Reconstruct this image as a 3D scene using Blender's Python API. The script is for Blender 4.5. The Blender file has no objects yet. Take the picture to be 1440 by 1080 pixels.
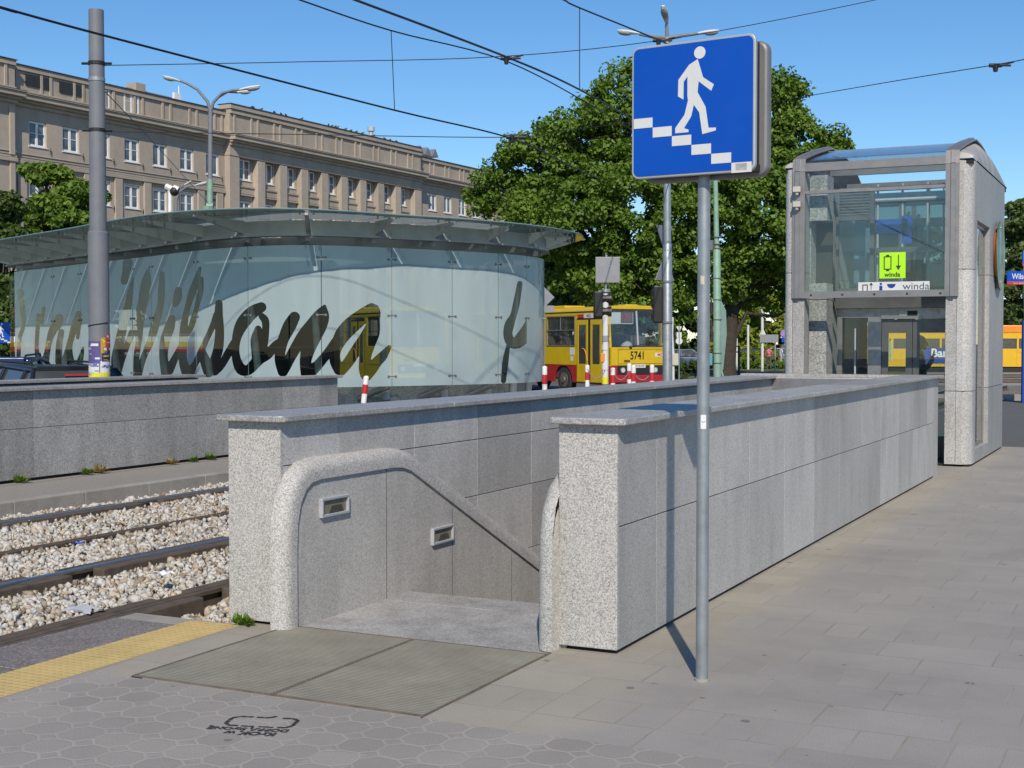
import bpy, bmesh, math, random
import numpy as np
from mathutils import Vector, Matrix
random.seed(7); rng = np.random.default_rng(7)
R_ = math.radians
S = bpy.context.scene
COL = S.collection
# ------------------------------------------------------------------ camera
CAM_H = 1.6
FPX = 1900.0                                   # focal length in pixels of a 1440 px wide picture
YAW = math.atan(931 / FPX); PIT = math.atan(58 / FPX)
cd = bpy.data.cameras.new('camera'); cam = bpy.data.objects.new('camera', cd); COL.objects.link(cam)
cam.location = (0, 0, CAM_H); cam.rotation_euler = (math.pi/2 - PIT, 0, YAW)
cd.sensor_width = 36; cd.lens = 36 * FPX / 1440; cd.clip_end = 3000; cd.clip_start = 0.05
S.camera = cam
# ------------------------------------------------------------------ light
SUN_EL, SUN_AZ = R_(39.5), R_(153.7)           # azimuth clockwise from +Y
w = bpy.data.worlds.new('World'); S.world = w; w.use_nodes = True
nt = w.node_tree; bg = nt.nodes['Background']
sky = nt.nodes.new('ShaderNodeTexSky'); sky.sky_type = 'NISHITA'; sky.sun_disc = False
sky.sun_elevation = SUN_EL; sky.sun_rotation = SUN_AZ
sky.air_density = 1.0; sky.dust_density = 0.0; sky.ozone_density = 5.0; sky.altitude = 100
hs = nt.nodes.new('ShaderNodeHueSaturation'); hs.inputs['Saturation'].default_value = 1.18; nt.links.new(sky.outputs[0], hs.inputs['Color']); nt.links.new(hs.outputs[0], bg.inputs[0]); bg.inputs[1].default_value = 0.115
sd = bpy.data.lights.new('sun', 'SUN'); sun = bpy.data.objects.new('sun', sd); COL.objects.link(sun)
sd.energy = 4.3; sd.angle = R_(0.55); sd.color = (1.0, 0.90, 0.76)
sv = Vector((math.sin(SUN_AZ)*math.cos(SUN_EL), math.cos(SUN_AZ)*math.cos(SUN_EL), math.sin(SUN_EL)))
sun.rotation_euler = sv.to_track_quat('Z', 'Y').to_euler(); sun.location = (10, -20, 30)
S.view_settings.view_transform = 'Standard'; S.view_settings.look = 'None'
S.view_settings.exposure = 0.08; S.view_settings.gamma = 1.0
S.cycles.max_bounces = 10; S.cycles.transparent_max_bounces = 24
# ------------------------------------------------------------------ helpers
_F = Vector((-math.sin(YAW)*math.cos(PIT), math.cos(YAW)*math.cos(PIT), -math.sin(PIT)))
_R = Vector((math.cos(YAW), math.sin(YAW), 0)); _U = _R.cross(_F)
def at(u, v, D):
    "point seen at (u, v) of the photograph at depth D metres"
    return Vector((0, 0, CAM_H)) + (_F + _R*((u-720)/FPX) - _U*((v-540)/FPX)) * D
def atg(u, v, z=0.0):
    d = _F + _R*((u-720)/FPX) - _U*((v-540)/FPX)
    return Vector((0, 0, CAM_H)) + d*((z-CAM_H)/d.z)
def atz(u, D, z):
    p = at(u, 540, D); return Vector((p.x, p.y, z))
def tag(o, label=None, cat=None, group=None, kind=None):
    if label: o['label'] = label
    if cat: o['category'] = cat
    if group: o['group'] = group
    if kind: o['kind'] = kind
    return o
def thing(name, label, cat, loc=(0, 0, 0), rz=0.0, group=None):
    o = bpy.data.objects.new(name, None); COL.objects.link(o)
    o.location = loc; o.rotation_euler = (0, 0, rz); o.empty_display_size = .2
    return tag(o, label, cat, group)
def copy_tree(o, parent=None):
    c = o.copy(); COL.objects.link(c)
    if parent: c.parent = parent
    for ch in o.children: copy_tree(ch, c)
    return c
class MB:
    def __init__(s, org=(0, 0, 0)):
        s.v = []; s.f = []; s.t = []; s.c = []; s.o = Vector(org)
    def add(s, vs, fs, tone=0.5):
        b = len(s.v); ox, oy, oz = s.o
        s.v += [(p[0]-ox, p[1]-oy, p[2]-oz) for p in vs]
        s.c.append((b, len(s.f))); s.f += [tuple(i+b for i in f) for f in fs]; s.t += [tone]*len(fs)
        return s
    def box(s, x0, y0, z0, x1, y1, z1, tone=0.5):
        vs = [(x, y, z) for z in (z0, z1) for y in (y0, y1) for x in (x0, x1)]
        return s.add(vs, [(0,2,3,1),(4,5,7,6),(0,1,5,4),(2,6,7,3),(0,4,6,2),(1,3,7,5)], tone)
    def quad(s, a, b, c, d, tone=0.5): return s.add([a, b, c, d], [(0,1,2,3)], tone)
    def prism(s, poly, ax, a, b, tone=0.5):
        "poly: 2d outline; ax: axis of extrusion (0: poly is y,z; 1: x,z; 2: x,y)"
        n = len(poly)
        def P(p, h): return (h, p[0], p[1]) if ax == 0 else ((p[0], h, p[1]) if ax == 1 else (p[0], p[1], h))
        vs = [P(p, a) for p in poly] + [P(p, b) for p in poly]
        fs = [tuple(range(n))[::-1], tuple(range(n, 2*n))] + [(i, (i+1) % n, n+(i+1) % n, n+i) for i in range(n)]
        return s.add(vs, fs, tone)
    def tube(s, pts, r, n=10, caps=True, tone=0.5):
        pts = [Vector(p) for p in pts]; m = len(pts)
        rs = r if isinstance(r, (list, tuple)) else [r]*m
        vs = []; prev = None
        for i, p in enumerate(pts):
            t = (pts[min(i+1, m-1)] - pts[max(i-1, 0)]).normalized()
            if prev is None:
                a = t.cross(Vector((0, 0, 1))); a = a if a.length > 1e-3 else t.cross(Vector((1, 0, 0)))
            else: a = prev - t*prev.dot(t)
            a.normalize(); prev = a; b = t.cross(a)
            for k in range(n):
                q = 2*math.pi*k/n; vs.append(p + (a*math.cos(q) + b*math.sin(q))*rs[i])
        fs = [(i*n+k, i*n+(k+1) % n, (i+1)*n+(k+1) % n, (i+1)*n+k) for i in range(m-1) for k in range(n)]
        if caps: fs += [tuple(range(n))[::-1], tuple(range((m-1)*n, m*n))]
        return s.add(vs, fs, tone)
    def cyl(s, x, y, z0, z1, r, n=16, r1=None): return s.tube([(x, y, z0), (x, y, z1)], [r, r if r1 is None else r1], n)
    def disc(s, c, nrm, r, th, n=24):
        c = Vector(c); nrm = Vector(nrm).normalized()
        return s.tube([c, c + nrm*th], r, n)
    def ball(s, c, r, nu=10, nv=6, tone=.5):
        c = Vector(c); rx, ry, rz = r if isinstance(r, (tuple, list)) else (r, r, r)
        vs = [c + Vector((rx*math.sin(math.pi*j/nv)*math.cos(2*math.pi*i/nu), ry*math.sin(math.pi*j/nv)*math.sin(2*math.pi*i/nu), rz*math.cos(math.pi*j/nv))) for j in range(nv+1) for i in range(nu)]
        fs = [(j*nu+i, (j+1)*nu+i, (j+1)*nu+(i+1) % nu, j*nu+(i+1) % nu) for j in range(nv) for i in range(nu)]
        return s.add(vs, fs, tone)
    def pieces(s):
        "groups of far-apart shapes, as sub-builders"
        k = len(s.c); P = np.array(s.v); e = [c[0] for c in s.c[1:]]+[len(s.v)]; fe = [c[1] for c in s.c[1:]]+[len(s.f)]
        lo = np.array([P[c[0]:q].min(0) for c, q in zip(s.c, e)]); hi = np.array([P[c[0]:q].max(0) for c, q in zip(s.c, e)])
        size = (hi-lo).max(1); gap = np.maximum(0, np.maximum(lo[:, None]-hi[None], lo[None]-hi[:, None]))
        near = np.sqrt((gap**2).sum(2)) <= np.maximum(.02, .5*np.maximum(size[:, None], size[None])); par = list(range(k))
        def root(i):
            while par[i] != i: i = par[i]
            return i
        for i, j in zip(*np.nonzero(np.triu(near, 1))): par[root(int(j))] = root(int(i))
        G = {}
        for i in range(k): G.setdefault(root(i), []).append(i)
        out = []
        for ids in G.values():
            m = MB()
            for i in ids:
                a, b, c, d = s.c[i][0], e[i], s.c[i][1], fe[i]; sh = len(m.v)-a
                m.c.append((len(m.v), len(m.f))); m.v += s.v[a:b]; m.f += [tuple(q+sh for q in f) for f in s.f[c:d]]; m.t += s.t[c:d]
            out.append(m)
        return out
    def build(s, name, mat, parent=None, smooth=False, bevel=0.0, seg=2):
        if parent and 1 < len(s.c) <= 300:
            G = s.pieces()
            if len(G) > 1: return [m.build(name, mat, parent, smooth, bevel, seg) for m in G][0]
        me = bpy.data.meshes.new(name); me.from_pydata([tuple(p) for p in s.v], [], s.f); me.update()
        a = me.attributes.new('tone', 'FLOAT', 'FACE'); a.data.foreach_set('value', s.t)
        if mat: me.materials.append(mat)
        bm = bmesh.new(); bm.from_mesh(me)
        bmesh.ops.recalc_face_normals(bm, faces=bm.faces); bm.to_mesh(me); bm.free()
        if smooth:
            me.polygons.foreach_set('use_smooth', [True]*len(me.polygons)); me.set_sharp_from_angle(angle=R_(40))
        o = bpy.data.objects.new(name, me); COL.objects.link(o)
        if parent: o.parent = parent
        if bevel:
            m = o.modifiers.new('bevel', 'BEVEL'); m.width = bevel; m.segments = seg; m.limit_method = 'ANGLE'; m.angle_limit = R_(35)
            m.harden_normals = False
        return o
def arr_mesh(name, verts, faces, mat, parent=None, tone=None, smooth=False):
    "verts (n,3), faces (m,k) numpy"
    me = bpy.data.meshes.new(name); n = len(verts); m, k = faces.shape
    me.vertices.add(n); me.vertices.foreach_set('co', verts.astype(np.float32).ravel())
    me.loops.add(m*k); me.loops.foreach_set('vertex_index', faces.astype(np.int32).ravel())
    me.polygons.add(m); me.polygons.foreach_set('loop_start', np.arange(0, m*k, k, dtype=np.int32))
    me.update(calc_edges=True); me.validate()
    if tone is not None:
        a = me.attributes.new('tone', 'FLOAT', 'FACE'); a.data.foreach_set('value', tone.astype(np.float32))
    me.materials.append(mat)
    if smooth: me.polygons.foreach_set('use_smooth', np.ones(m, bool))
    o = bpy.data.objects.new(name, me); COL.objects.link(o)
    if parent: o.parent = parent
    return o
def text_obj(name, s, size, mat, parent, loc, rot, ext=0.001, sx=1.0, shear=0.0, align='CENTER', bold=0.0):
    c = bpy.data.curves.new('lettering_tmp', 'FONT'); c.body = s; c.size = size; c.extrude = ext; c.align_x = align; c.align_y = 'CENTER'; c.shear = shear; c.offset = bold
    t = bpy.data.objects.new('lettering_tmp', c); COL.objects.link(t)
    dg = bpy.context.evaluated_depsgraph_get(); me = bpy.data.meshes.new_from_object(t.evaluated_get(dg))
    bpy.data.objects.remove(t); bpy.data.curves.remove(c)
    me.name = name; me.materials.clear(); me.materials.append(mat)
    o = bpy.data.objects.new(name, me); COL.objects.link(o); o.parent = parent
    o.location = loc; o.rotation_euler = rot; o.scale = (sx, 1, 1)
    return o
# ------------------------------------------------------------------ materials
class NB:
    "tiny node builder"
    def __init__(s, name):
        s.m = bpy.data.materials.new(name); s.m.use_nodes = True; s.t = s.m.node_tree
        s.b = s.t.nodes['Principled BSDF']; s.out = s.t.nodes['Material Output']
    def n(s, kind, **kw):
        d = s.t.nodes.new(kind)
        for k, v in kw.items(): setattr(d, k, v)
        return d
    def l(s, a, b): s.t.links.new(a, b)
    def coord(s, which='Object'): return s.n('ShaderNodeTexCoord').outputs[which]
    def noise(s, co, scale, det=3, rough=.55):
        d = s.n('ShaderNodeTexNoise'); d.inputs['Scale'].default_value = scale; d.inputs['Detail'].default_value = det; d.inputs['Roughness'].default_value = rough
        s.l(co, d.inputs['Vector']); return d.outputs['Fac']
    def vor(s, co, scale, feat='F1', out='Color'):
        d = s.n('ShaderNodeTexVoronoi', feature=feat); d.inputs['Scale'].default_value = scale; s.l(co, d.inputs['Vector']); return d.outputs[out]
    def ramp(s, x, stops, interp='LINEAR'):
        d = s.n('ShaderNodeValToRGB'); cr = d.color_ramp; cr.interpolation = interp
        while len(cr.elements) < len(stops): cr.elements.new(.5)
        for e, (p, c) in zip(cr.elements, stops):
            e.position = p; e.color = (c, c, c, 1) if not isinstance(c, (tuple, list)) else (*c, 1)
        s.l(x, d.inputs[0]); return d.outputs[0]
    def math(s, op, a, b=0.0, c=None):
        d = s.n('ShaderNodeMath', operation=op)
        for i, x in enumerate((a, b, c)):
            if x is None: continue
            if isinstance(x, (int, float)): d.inputs[i].default_value = x
            else: s.l(x, d.inputs[i])
        return d.outputs[0]
    def mix(s, fac, a, b, blend='MIX'):
        d = s.n('ShaderNodeMix', data_type='RGBA', blend_type=blend)
        for i, x in ((0, fac), (6, a), (7, b)):
            if isinstance(x, (int, float)) and i == 0: d.inputs[0].default_value = x
            elif isinstance(x, (tuple, list)): d.inputs[i].default_value = (*x, 1)
            elif isinstance(x, (int, float)): d.inputs[i].default_value = (x, x, x, 1)
            else: s.l(x, d.inputs[i])
        return d.outputs[2]
    def attr(s, name='tone'):
        d = s.n('ShaderNodeAttribute', attribute_name=name); return d.outputs['Fac']
    def sep(s, co):
        d = s.n('ShaderNodeSeparateXYZ'); s.l(co, d.inputs[0]); return d.outputs
    def bump(s, h, strength, dist=.01):
        d = s.n('ShaderNodeBump'); d.inputs['Strength'].default_value = strength; d.inputs['Distance'].default_value = dist
        s.l(h, d.inputs['Height']); s.l(d.outputs[0], s.b.inputs['Normal'])
    def scale(s, co, v):
        d = s.n('ShaderNodeVectorMath', operation='MULTIPLY'); s.l(co, d.inputs[0]); d.inputs[1].default_value = v; return d.outputs[0]
    def fin(s, col=None, rough=.7, metal=0.0, spec=.5):
        if col is not None:
            if isinstance(col, (tuple, list)): s.b.inputs['Base Color'].default_value = (*col, 1)
            else: s.l(col, s.b.inputs['Base Color'])
        if isinstance(rough, (int, float)): s.b.inputs['Roughness'].default_value = rough
        else: s.l(rough, s.b.inputs['Roughness'])
        s.b.inputs['Metallic'].default_value = metal; s.b.inputs['Specular IOR Level'].default_value = spec
        return s.m
_pm = {}
def pm(name, col, rough=.5, metal=0.0, var=.12, scale=6.0, bump=0.0, spec=.5):
    "painted or plain surface with uneven dirt"
    if name in _pm: return _pm[name]
    n = NB(name); co = n.coord()
    a = n.noise(co, scale, 5, .65)
    f = n.ramp(a, [(.25, 1-var*1.6), (.6, 1.0), (.85, 1+var*.5)])
    c = n.mix(1.0, col, f, 'MULTIPLY')
    r = n.ramp(n.noise(co, scale*2.3, 3), [(.3, max(.03, rough-.08)), (.7, min(1, rough+.1))])
    if bump: n.bump(n.noise(co, scale*12, 3), bump, .01)
    _pm[name] = n.fin(c, r, metal, spec); return _pm[name]
def granite(name, lo, mid, hi, scale=115, rough=.75, tint=(1, .985, .95), stain=.25, bump=.25):
    n = NB(name); co = n.coord()
    c1 = n.sep(n.vor(co, scale))[0]; c2 = n.sep(n.vor(co, scale*2.1))[1]
    g = n.math('ADD', n.math('MULTIPLY', c1, .62), n.math('MULTIPLY', c2, .38))
    sp = n.ramp(g, [(.15, lo), (.36, mid*.82), (.55, mid), (.85, hi)])
    sp = n.mix(1.0, sp, tint, 'MULTIPLY')
    big = n.noise(co, 1.1, 5, .6)
    st = n.noise(n.scale(co, (1.6, 1.6, .32)), 2.6, 5, .62)
    k = n.math('MULTIPLY', n.ramp(big, [(.3, 1-stain*.55), (.7, 1.04)]), n.ramp(st, [(.33, 1-stain), (.55, 1.0)]))
    tn = n.math('MULTIPLY_ADD', n.attr(), .3, .85)
    c = n.mix(1.0, sp, n.math('MULTIPLY', k, tn), 'MULTIPLY')
    if bump: n.bump(g, bump, .004)
    return n.fin(c, rough)
def glassy(name, tint=(.8, .88, .86), ior=1.45, rough=0.0, refl=1.0, dirt_=1.0):
    n = NB(name); t = n.n('ShaderNodeBsdfTransparent'); t.inputs[0].default_value = (*tint, 1)
    g = n.n('ShaderNodeBsdfGlossy'); g.inputs['Roughness'].default_value = rough; g.inputs[0].default_value = (refl, refl, refl, 1)
    f = n.n('ShaderNodeFresnel'); bf = n.n('ShaderNodeNewGeometry').outputs['Backfacing']; n.l(n.math('MULTIPLY_ADD', bf, 1/ior-ior, ior), f.inputs[0])
    dirt = n.noise(n.coord(), 1.7, 5)
    d = n.n('ShaderNodeBsdfDiffuse'); d.inputs[0].default_value = (.45, .48, .46, 1)
    m0 = n.n('ShaderNodeMixShader'); n.l(n.ramp(dirt, [(.4, .02*dirt_), (.75, .09*dirt_)]), m0.inputs[0]); n.l(t.outputs[0], m0.inputs[1]); n.l(d.outputs[0], m0.inputs[2])
    m = n.n('ShaderNodeMixShader'); n.l(f.outputs[0], m.inputs[0]); n.l(m0.outputs[0], m.inputs[1]); n.l(g.outputs[0], m.inputs[2])
    n.l(m.outputs[0], n.out.inputs[0]); return n.m
def leafy(name, col, hi):
    n = NB(name); t = n.attr(); c = n.mix(t, col, hi)
    d = n.n('ShaderNodeBsdfDiffuse'); n.l(c, d.inputs[0]); tr = n.n('ShaderNodeBsdfTranslucent')
    c2 = n.mix(1.0, c, (1.3, 1.35, .5), 'MULTIPLY'); n.l(c2, tr.inputs[0])
    g = n.n('ShaderNodeBsdfGlossy'); g.inputs['Roughness'].default_value = .6; g.inputs[0].default_value = (.5, .55, .4, 1)
    m = n.n('ShaderNodeMixShader'); m.inputs[0].default_value = .32; n.l(d.outputs[0], m.inputs[1]); n.l(tr.outputs[0], m.inputs[2])
    m2 = n.n('ShaderNodeMixShader'); m2.inputs[0].default_value = .06; n.l(m.outputs[0], m2.inputs[1]); n.l(g.outputs[0], m2.inputs[2])
    n.l(m2.outputs[0], n.out.inputs[0]); return n.m
def m_slabs():
    n = NB('paving_slabs'); co = n.coord()
    br = n.n('ShaderNodeTexBrick'); br.offset = .41; br.offset_frequency = 2; br.squash = .34; br.squash_frequency = 3
    n.l(co, br.inputs['Vector']); br.inputs['Scale'].default_value = 1
    br.inputs['Brick Width'].default_value = .56; br.inputs['Row Height'].default_value = .35; br.inputs['Mortar Size'].default_value = .006; br.inputs['Mortar Smooth'].default_value = .4
    br.inputs['Color1'].default_value = (0, 0, 0, 1); br.inputs['Color2'].default_value = (1, 1, 1, 1); br.inputs['Mortar'].default_value = (.5, .5, .5, 1)
    per = n.math('MULTIPLY_ADD', n.sep(br.outputs['Color'])[0], .085, .957)
    big = n.ramp(n.noise(co, .7, 7, .68), [(.3, .8), (.5, .98), (.7, 1.1)])
    fine = n.ramp(n.noise(co, 160, 2), [(.3, .84), (.7, 1.14)])
    base = n.mix(n.noise(co, .8, 3), (.298, .277, .25), (.284, .268, .246))
    x, y, z = n.sep(co)
    # sandy dirt blown against the foot of the stair wall
    edge = n.math('ADD', n.math('MULTIPLY_ADD', x, -1.6, -3.15), n.math('MULTIPLY', n.noise(co, 2.2, 5), .9))
    base = n.mix(n.ramp(edge, [(.6, 0), (1.3, .7)]), base, (.33, .30, .24))
    c = n.mix(1.0, base, n.math('MULTIPLY', n.math('MULTIPLY', per, big), fine), 'MULTIPLY')
    spot = n.n('ShaderNodeTexVoronoi', feature='F1'); spot.inputs['Scale'].default_value = 6.5; n.l(co, spot.inputs['Vector'])
    has = n.math('GREATER_THAN', n.sep(spot.outputs['Color'])[0], .3)
    rad = n.math('MULTIPLY_ADD', n.math('POWER', n.sep(spot.outputs['Color'])[1], 2.5), .15, .035)
    wob = n.math('ADD', spot.outputs['Distance'], n.math('MULTIPLY_ADD', n.noise(co, 30, 3), .1, -.05))
    gum = n.math('MULTIPLY', n.math('LESS_THAN', wob, rad), n.math('MULTIPLY', has, n.math('MULTIPLY', n.sep(spot.outputs['Color'])[2], .7)))
    c = n.mix(gum, c, (.1, .095, .09))
    jf = n.math('MULTIPLY', br.outputs['Fac'], n.ramp(n.noise(co, 3, 4), [(.3, .45), (.6, 1)]))
    c = n.mix(jf, c, n.mix(n.noise(co, 2.1, 3), (.11, .095, .075), (.40, .37, .31)))
    n.bump(n.math('SUBTRACT', n.noise(co, 90, 2), br.outputs['Fac']), .25, .004)
    return n.fin(c, .85)
def m_pavers():
    n = NB('octagon_pavers'); co0 = n.coord()
    wv = n.n('ShaderNodeVectorMath', operation='ADD'); nz = n.n('ShaderNodeTexNoise'); nz.inputs['Scale'].default_value = 9; n.l(co0, nz.inputs['Vector'])
    n.l(co0, wv.inputs[0]); n.l(n.scale(nz.outputs['Color'], (.03, .03, 0)), wv.inputs[1]); co = wv.outputs[0]
    x, y, z = n.sep(co); P = .185
    fx = n.math('ABSOLUTE', n.math('SUBTRACT', n.math('FRACT', n.math('DIVIDE', x, P)), .5))
    fy = n.math('ABSOLUTE', n.math('SUBTRACT', n.math('FRACT', n.math('DIVIDE', y, P)), .5))
    s = n.math('ADD', fx, fy); C = .72
    d2 = n.math('ABSOLUTE', n.math('SUBTRACT', s, C)); d1 = n.math('SUBTRACT', .5, n.math('MAXIMUM', fx, fy))
    ins = n.math('GREATER_THAN', s, C)
    j = n.math('MINIMUM', n.math('ADD', d1, ins), n.math('MULTIPLY', d2, .75))
    joint = n.ramp(n.math('ADD', j, n.math('MULTIPLY_ADD', n.noise(co, 40, 2), .02, -.01)), [(.022, 1), (.05, 0)])
    cell = n.n('ShaderNodeTexWhiteNoise', noise_dimensions='3D'); fl = n.n('ShaderNodeVectorMath', operation='FLOOR')
    n.l(n.scale(co, (1/P, 1/P, 0)), fl.inputs[0]); n.l(fl.outputs[0], cell.inputs[0])
    per = n.math('MULTIPLY_ADD', cell.outputs['Value'], .16, .9)
    big = n.ramp(n.noise(co, .9, 5, .6), [(.3, .87), (.7, 1.08)])
    fine = n.ramp(n.noise(co, 170, 2), [(.3, .83), (.7, 1.15)])
    c = n.mix(1.0, (.294, .273, .246), n.math('MULTIPLY', n.math('MULTIPLY', per, big), fine), 'MULTIPLY')
    sp = n.n('ShaderNodeTexVoronoi'); sp.inputs['Scale'].default_value = 3.6; n.l(co0, sp.inputs['Vector'])
    wob = n.math('ADD', sp.outputs['Distance'], n.math('MULTIPLY_ADD', n.noise(co0, 30, 3), .12, -.06))
    gum = n.math('MULTIPLY', n.math('LESS_THAN', wob, .07), n.math('MULTIPLY', n.math('GREATER_THAN', n.sep(sp.outputs['Color'])[0], .55), .55))
    c = n.mix(gum, c, (.1, .085, .08))
    c = n.mix(n.math('MULTIPLY', joint, n.ramp(n.noise(co0, 2.5, 4), [(.3, .3), (.65, .85)])), c, n.mix(n.noise(co0, 3, 3), (.3, .275, .235), (.40, .37, .32)))
    n.bump(n.math('SUBTRACT', n.noise(co, 90, 2), n.math('MULTIPLY', joint, 1.5)), .3, .004)
    return n.fin(c, .85)
def m_frost():
    n = NB('frosted_glass'); co = n.coord()
    d = n.n('ShaderNodeBsdfDiffuse'); tr = n.n('ShaderNodeBsdfTranslucent'); tp = n.n('ShaderNodeBsdfTransparent'); g = n.n('ShaderNodeBsdfGlossy')
    st = n.ramp(n.noise(n.scale(co, (1, 1, .25)), 1.3, 5, .6), [(.3, .86), (.7, 1.05)])
    c = n.mix(1.0, (.56, .70, .73), st, 'MULTIPLY')
    n.l(c, d.inputs[0]); tr.inputs[0].default_value = (.45, .6, .64, 1); tp.inputs[0].default_value = (.75, .88, .88, 1)
    g.inputs['Roughness'].default_value = .12
    a = n.n('ShaderNodeMixShader'); a.inputs[0].default_value = .35; n.l(d.outputs[0], a.inputs[1]); n.l(tr.outputs[0], a.inputs[2])
    b = n.n('ShaderNodeMixShader'); b.inputs[0].default_value = .17; n.l(a.outputs[0], b.inputs[1]); n.l(tp.outputs[0], b.inputs[2])
    f = n.n('ShaderNodeFresnel'); bf = n.n('ShaderNodeNewGeometry').outputs['Backfacing']; n.l(n.math('MULTIPLY_ADD', bf, 1/1.4-1.4, 1.4), f.inputs[0])
    e = n.n('ShaderNodeMixShader'); n.l(n.math('MULTIPLY', f.outputs[0], .7), e.inputs[0]); n.l(b.outputs[0], e.inputs[1]); n.l(g.outputs[0], e.inputs[2])
    n.l(e.outputs[0], n.out.inputs[0]); return n.m
def m_asphalt(name, c0, c1):
    n = NB(name); co = n.coord()
    c = n.mix(n.noise(co, .35, 5, .6), c0, c1)
    c = n.mix(1.0, c, n.ramp(n.noise(co, 60, 2), [(.3, .8), (.7, 1.2)]), 'MULTIPLY')
    return n.fin(c, .9)
def m_grate():
    n = NB('ribbed_grate'); co = n.coord(); x, y, z = n.sep(co)
    wv = n.math('FRACT', n.math('DIVIDE', y, .0235))
    b = n.ramp(wv, [(0, 0), (.12, 1), (.5, 1), (.62, 0)])
    dirt = n.ramp(n.noise(co, 3.2, 5, .65), [(.3, .8), (.7, 1.12)])
    c = n.mix(b, (.20, .187, .14), (.30, .28, .22)); c = n.mix(1.0, c, dirt, 'MULTIPLY')
    n.bump(b, .35, .006); return n.fin(c, .75)
def m_tactile():
    n = NB('yellow_tactile_tiles'); co = n.coord(); x, y, z = n.sep(co)
    P = .045
    fx = n.math('SUBTRACT', n.math('FRACT', n.math('DIVIDE', x, P)), .5); fy = n.math('SUBTRACT', n.math('FRACT', n.math('DIVIDE', y, P)), .5)
    r = n.math('SQRT', n.math('ADD', n.math('MULTIPLY', fx, fx), n.math('MULTIPLY', fy, fy)))
    dot = n.ramp(r, [(.22, 1), (.32, 0)])
    g = n.math('ABSOLUTE', n.math('SUBTRACT', n.math('FRACT', n.math('DIVIDE', y, .4)), .5))
    jo = n.ramp(g, [(.488, 0), (.496, 1)])
    c = n.mix(dot, (.575, .42, .16), (.52, .378, .14))
    c = n.mix(1.0, c, n.ramp(n.noise(co, 4, 5, .65), [(.3, .82), (.7, 1.08)]), 'MULTIPLY')
    c = n.mix(n.math('MULTIPLY', jo, .5), c, (.3, .22, .1))
    n.bump(dot, .5, .006); return n.fin(c, .75)
def m_plaster():
    n = NB('beige_render'); co = n.coord()
    st = n.noise(n.scale(co, (1, 1, .3)), .55, 6, .65); f = n.noise(co, 2.4, 5, .6)
    c = n.mix(1.0, (.39, .332, .272), n.math('MULTIPLY', n.ramp(st, [(.3, .83), (.7, 1.1)]), n.ramp(f, [(.3, .93), (.7, 1.06)])), 'MULTIPLY')
    c = n.mix(1.0, c, n.math('MULTIPLY_ADD', n.attr(), .4, .8), 'MULTIPLY')
    return n.fin(c, .92)
GR_SIDE = granite('grey_granite', .34, .45, .54, 140, .62, (1, .972, .925), .16, .05)
GR_END = granite('light_rough_granite', .22, .46, .6, 175, .85, (1, .975, .93), .12, .4)
GR_CAP = granite('granite_coping', .24, .36, .48, 100, .42, (1, .98, .95), .16, .05)
GR_FLOOR = granite('granite_floor', .25, .36, .47, 120, .6, (1, .985, .96), .26, .1)
CONC = pm('pale_concrete', (.33, .31, .27), .9, 0, .22, 2.5, .3)
STEEL = pm('galvanised_steel', (.34, .37, .39), .45, .55, .18, 9)
STEELP = pm('grey_painted_steel', (.165, .175, .195), .55, 0, .1, 4)
STEELD = pm('dark_steel', (.2, .2, .195), .5, .3, .12, 5)
ALU = pm('brushed_metal', (.36, .34, .335), .38, .7, .12, 8)
BLACK = pm('black_plastic', (.015, .015, .016), .5, 0, .1, 6)
DARK = pm('dark_gap', (.02, .02, .018), .9, 0, .1, 6)
WHITE = pm('white_paint', (.78, .78, .76), .45, 0, .08, 6)
RED = pm('red_paint', (.52, .025, .03), .45, 0, .12, 6)
YEL = pm('yellow_paint', (.60, .41, .01), .35, 0, .08, 3)
REDB = pm('bus_red_paint', (.36, .018, .024), .38, 0, .12, 3)
BLUE = pm('sign_blue', (.0015, .07, .42), .45, 0, .04, 3, 0, .25)
SIGNW = pm('sign_white', (.62, .63, .62), .45, 0, .05, 4)
GREENP = pm('green_pole_paint', (.22, .36, .27), .5, 0, .15, 4)
SIGNBACK = pm('grey_sign_back', (.27, .28, .3), .5, .3, .08, 5)
RUBBER = pm('rubber', (.03, .03, .03), .8, 0, .2, 6)
BARK = pm('bark', (.05, .04, .03), .95, 0, .35, 5, .5)
GLASS = glassy('clear_glass', (.92, .96, .95), 1.45, 0, 1, .3); GLASSD = glassy('tinted_glass', (.58, .64, .63), 1.5, 0, 1, .3); GLASSR = glassy('canopy_glass', (.36, .42, .41), 1.4, 0, 1, .2)
FROST = m_frost()
LEAF = leafy('leaves_mid', (.058, .122, .012), (.185, .285, .034))
LEAFD = leafy('leaves_dark', (.035, .07, .012), (.085, .145, .022))
LEAFY = leafy('leaves_yellow_green', (.12, .19, .02), (.3, .33, .03))
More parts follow.
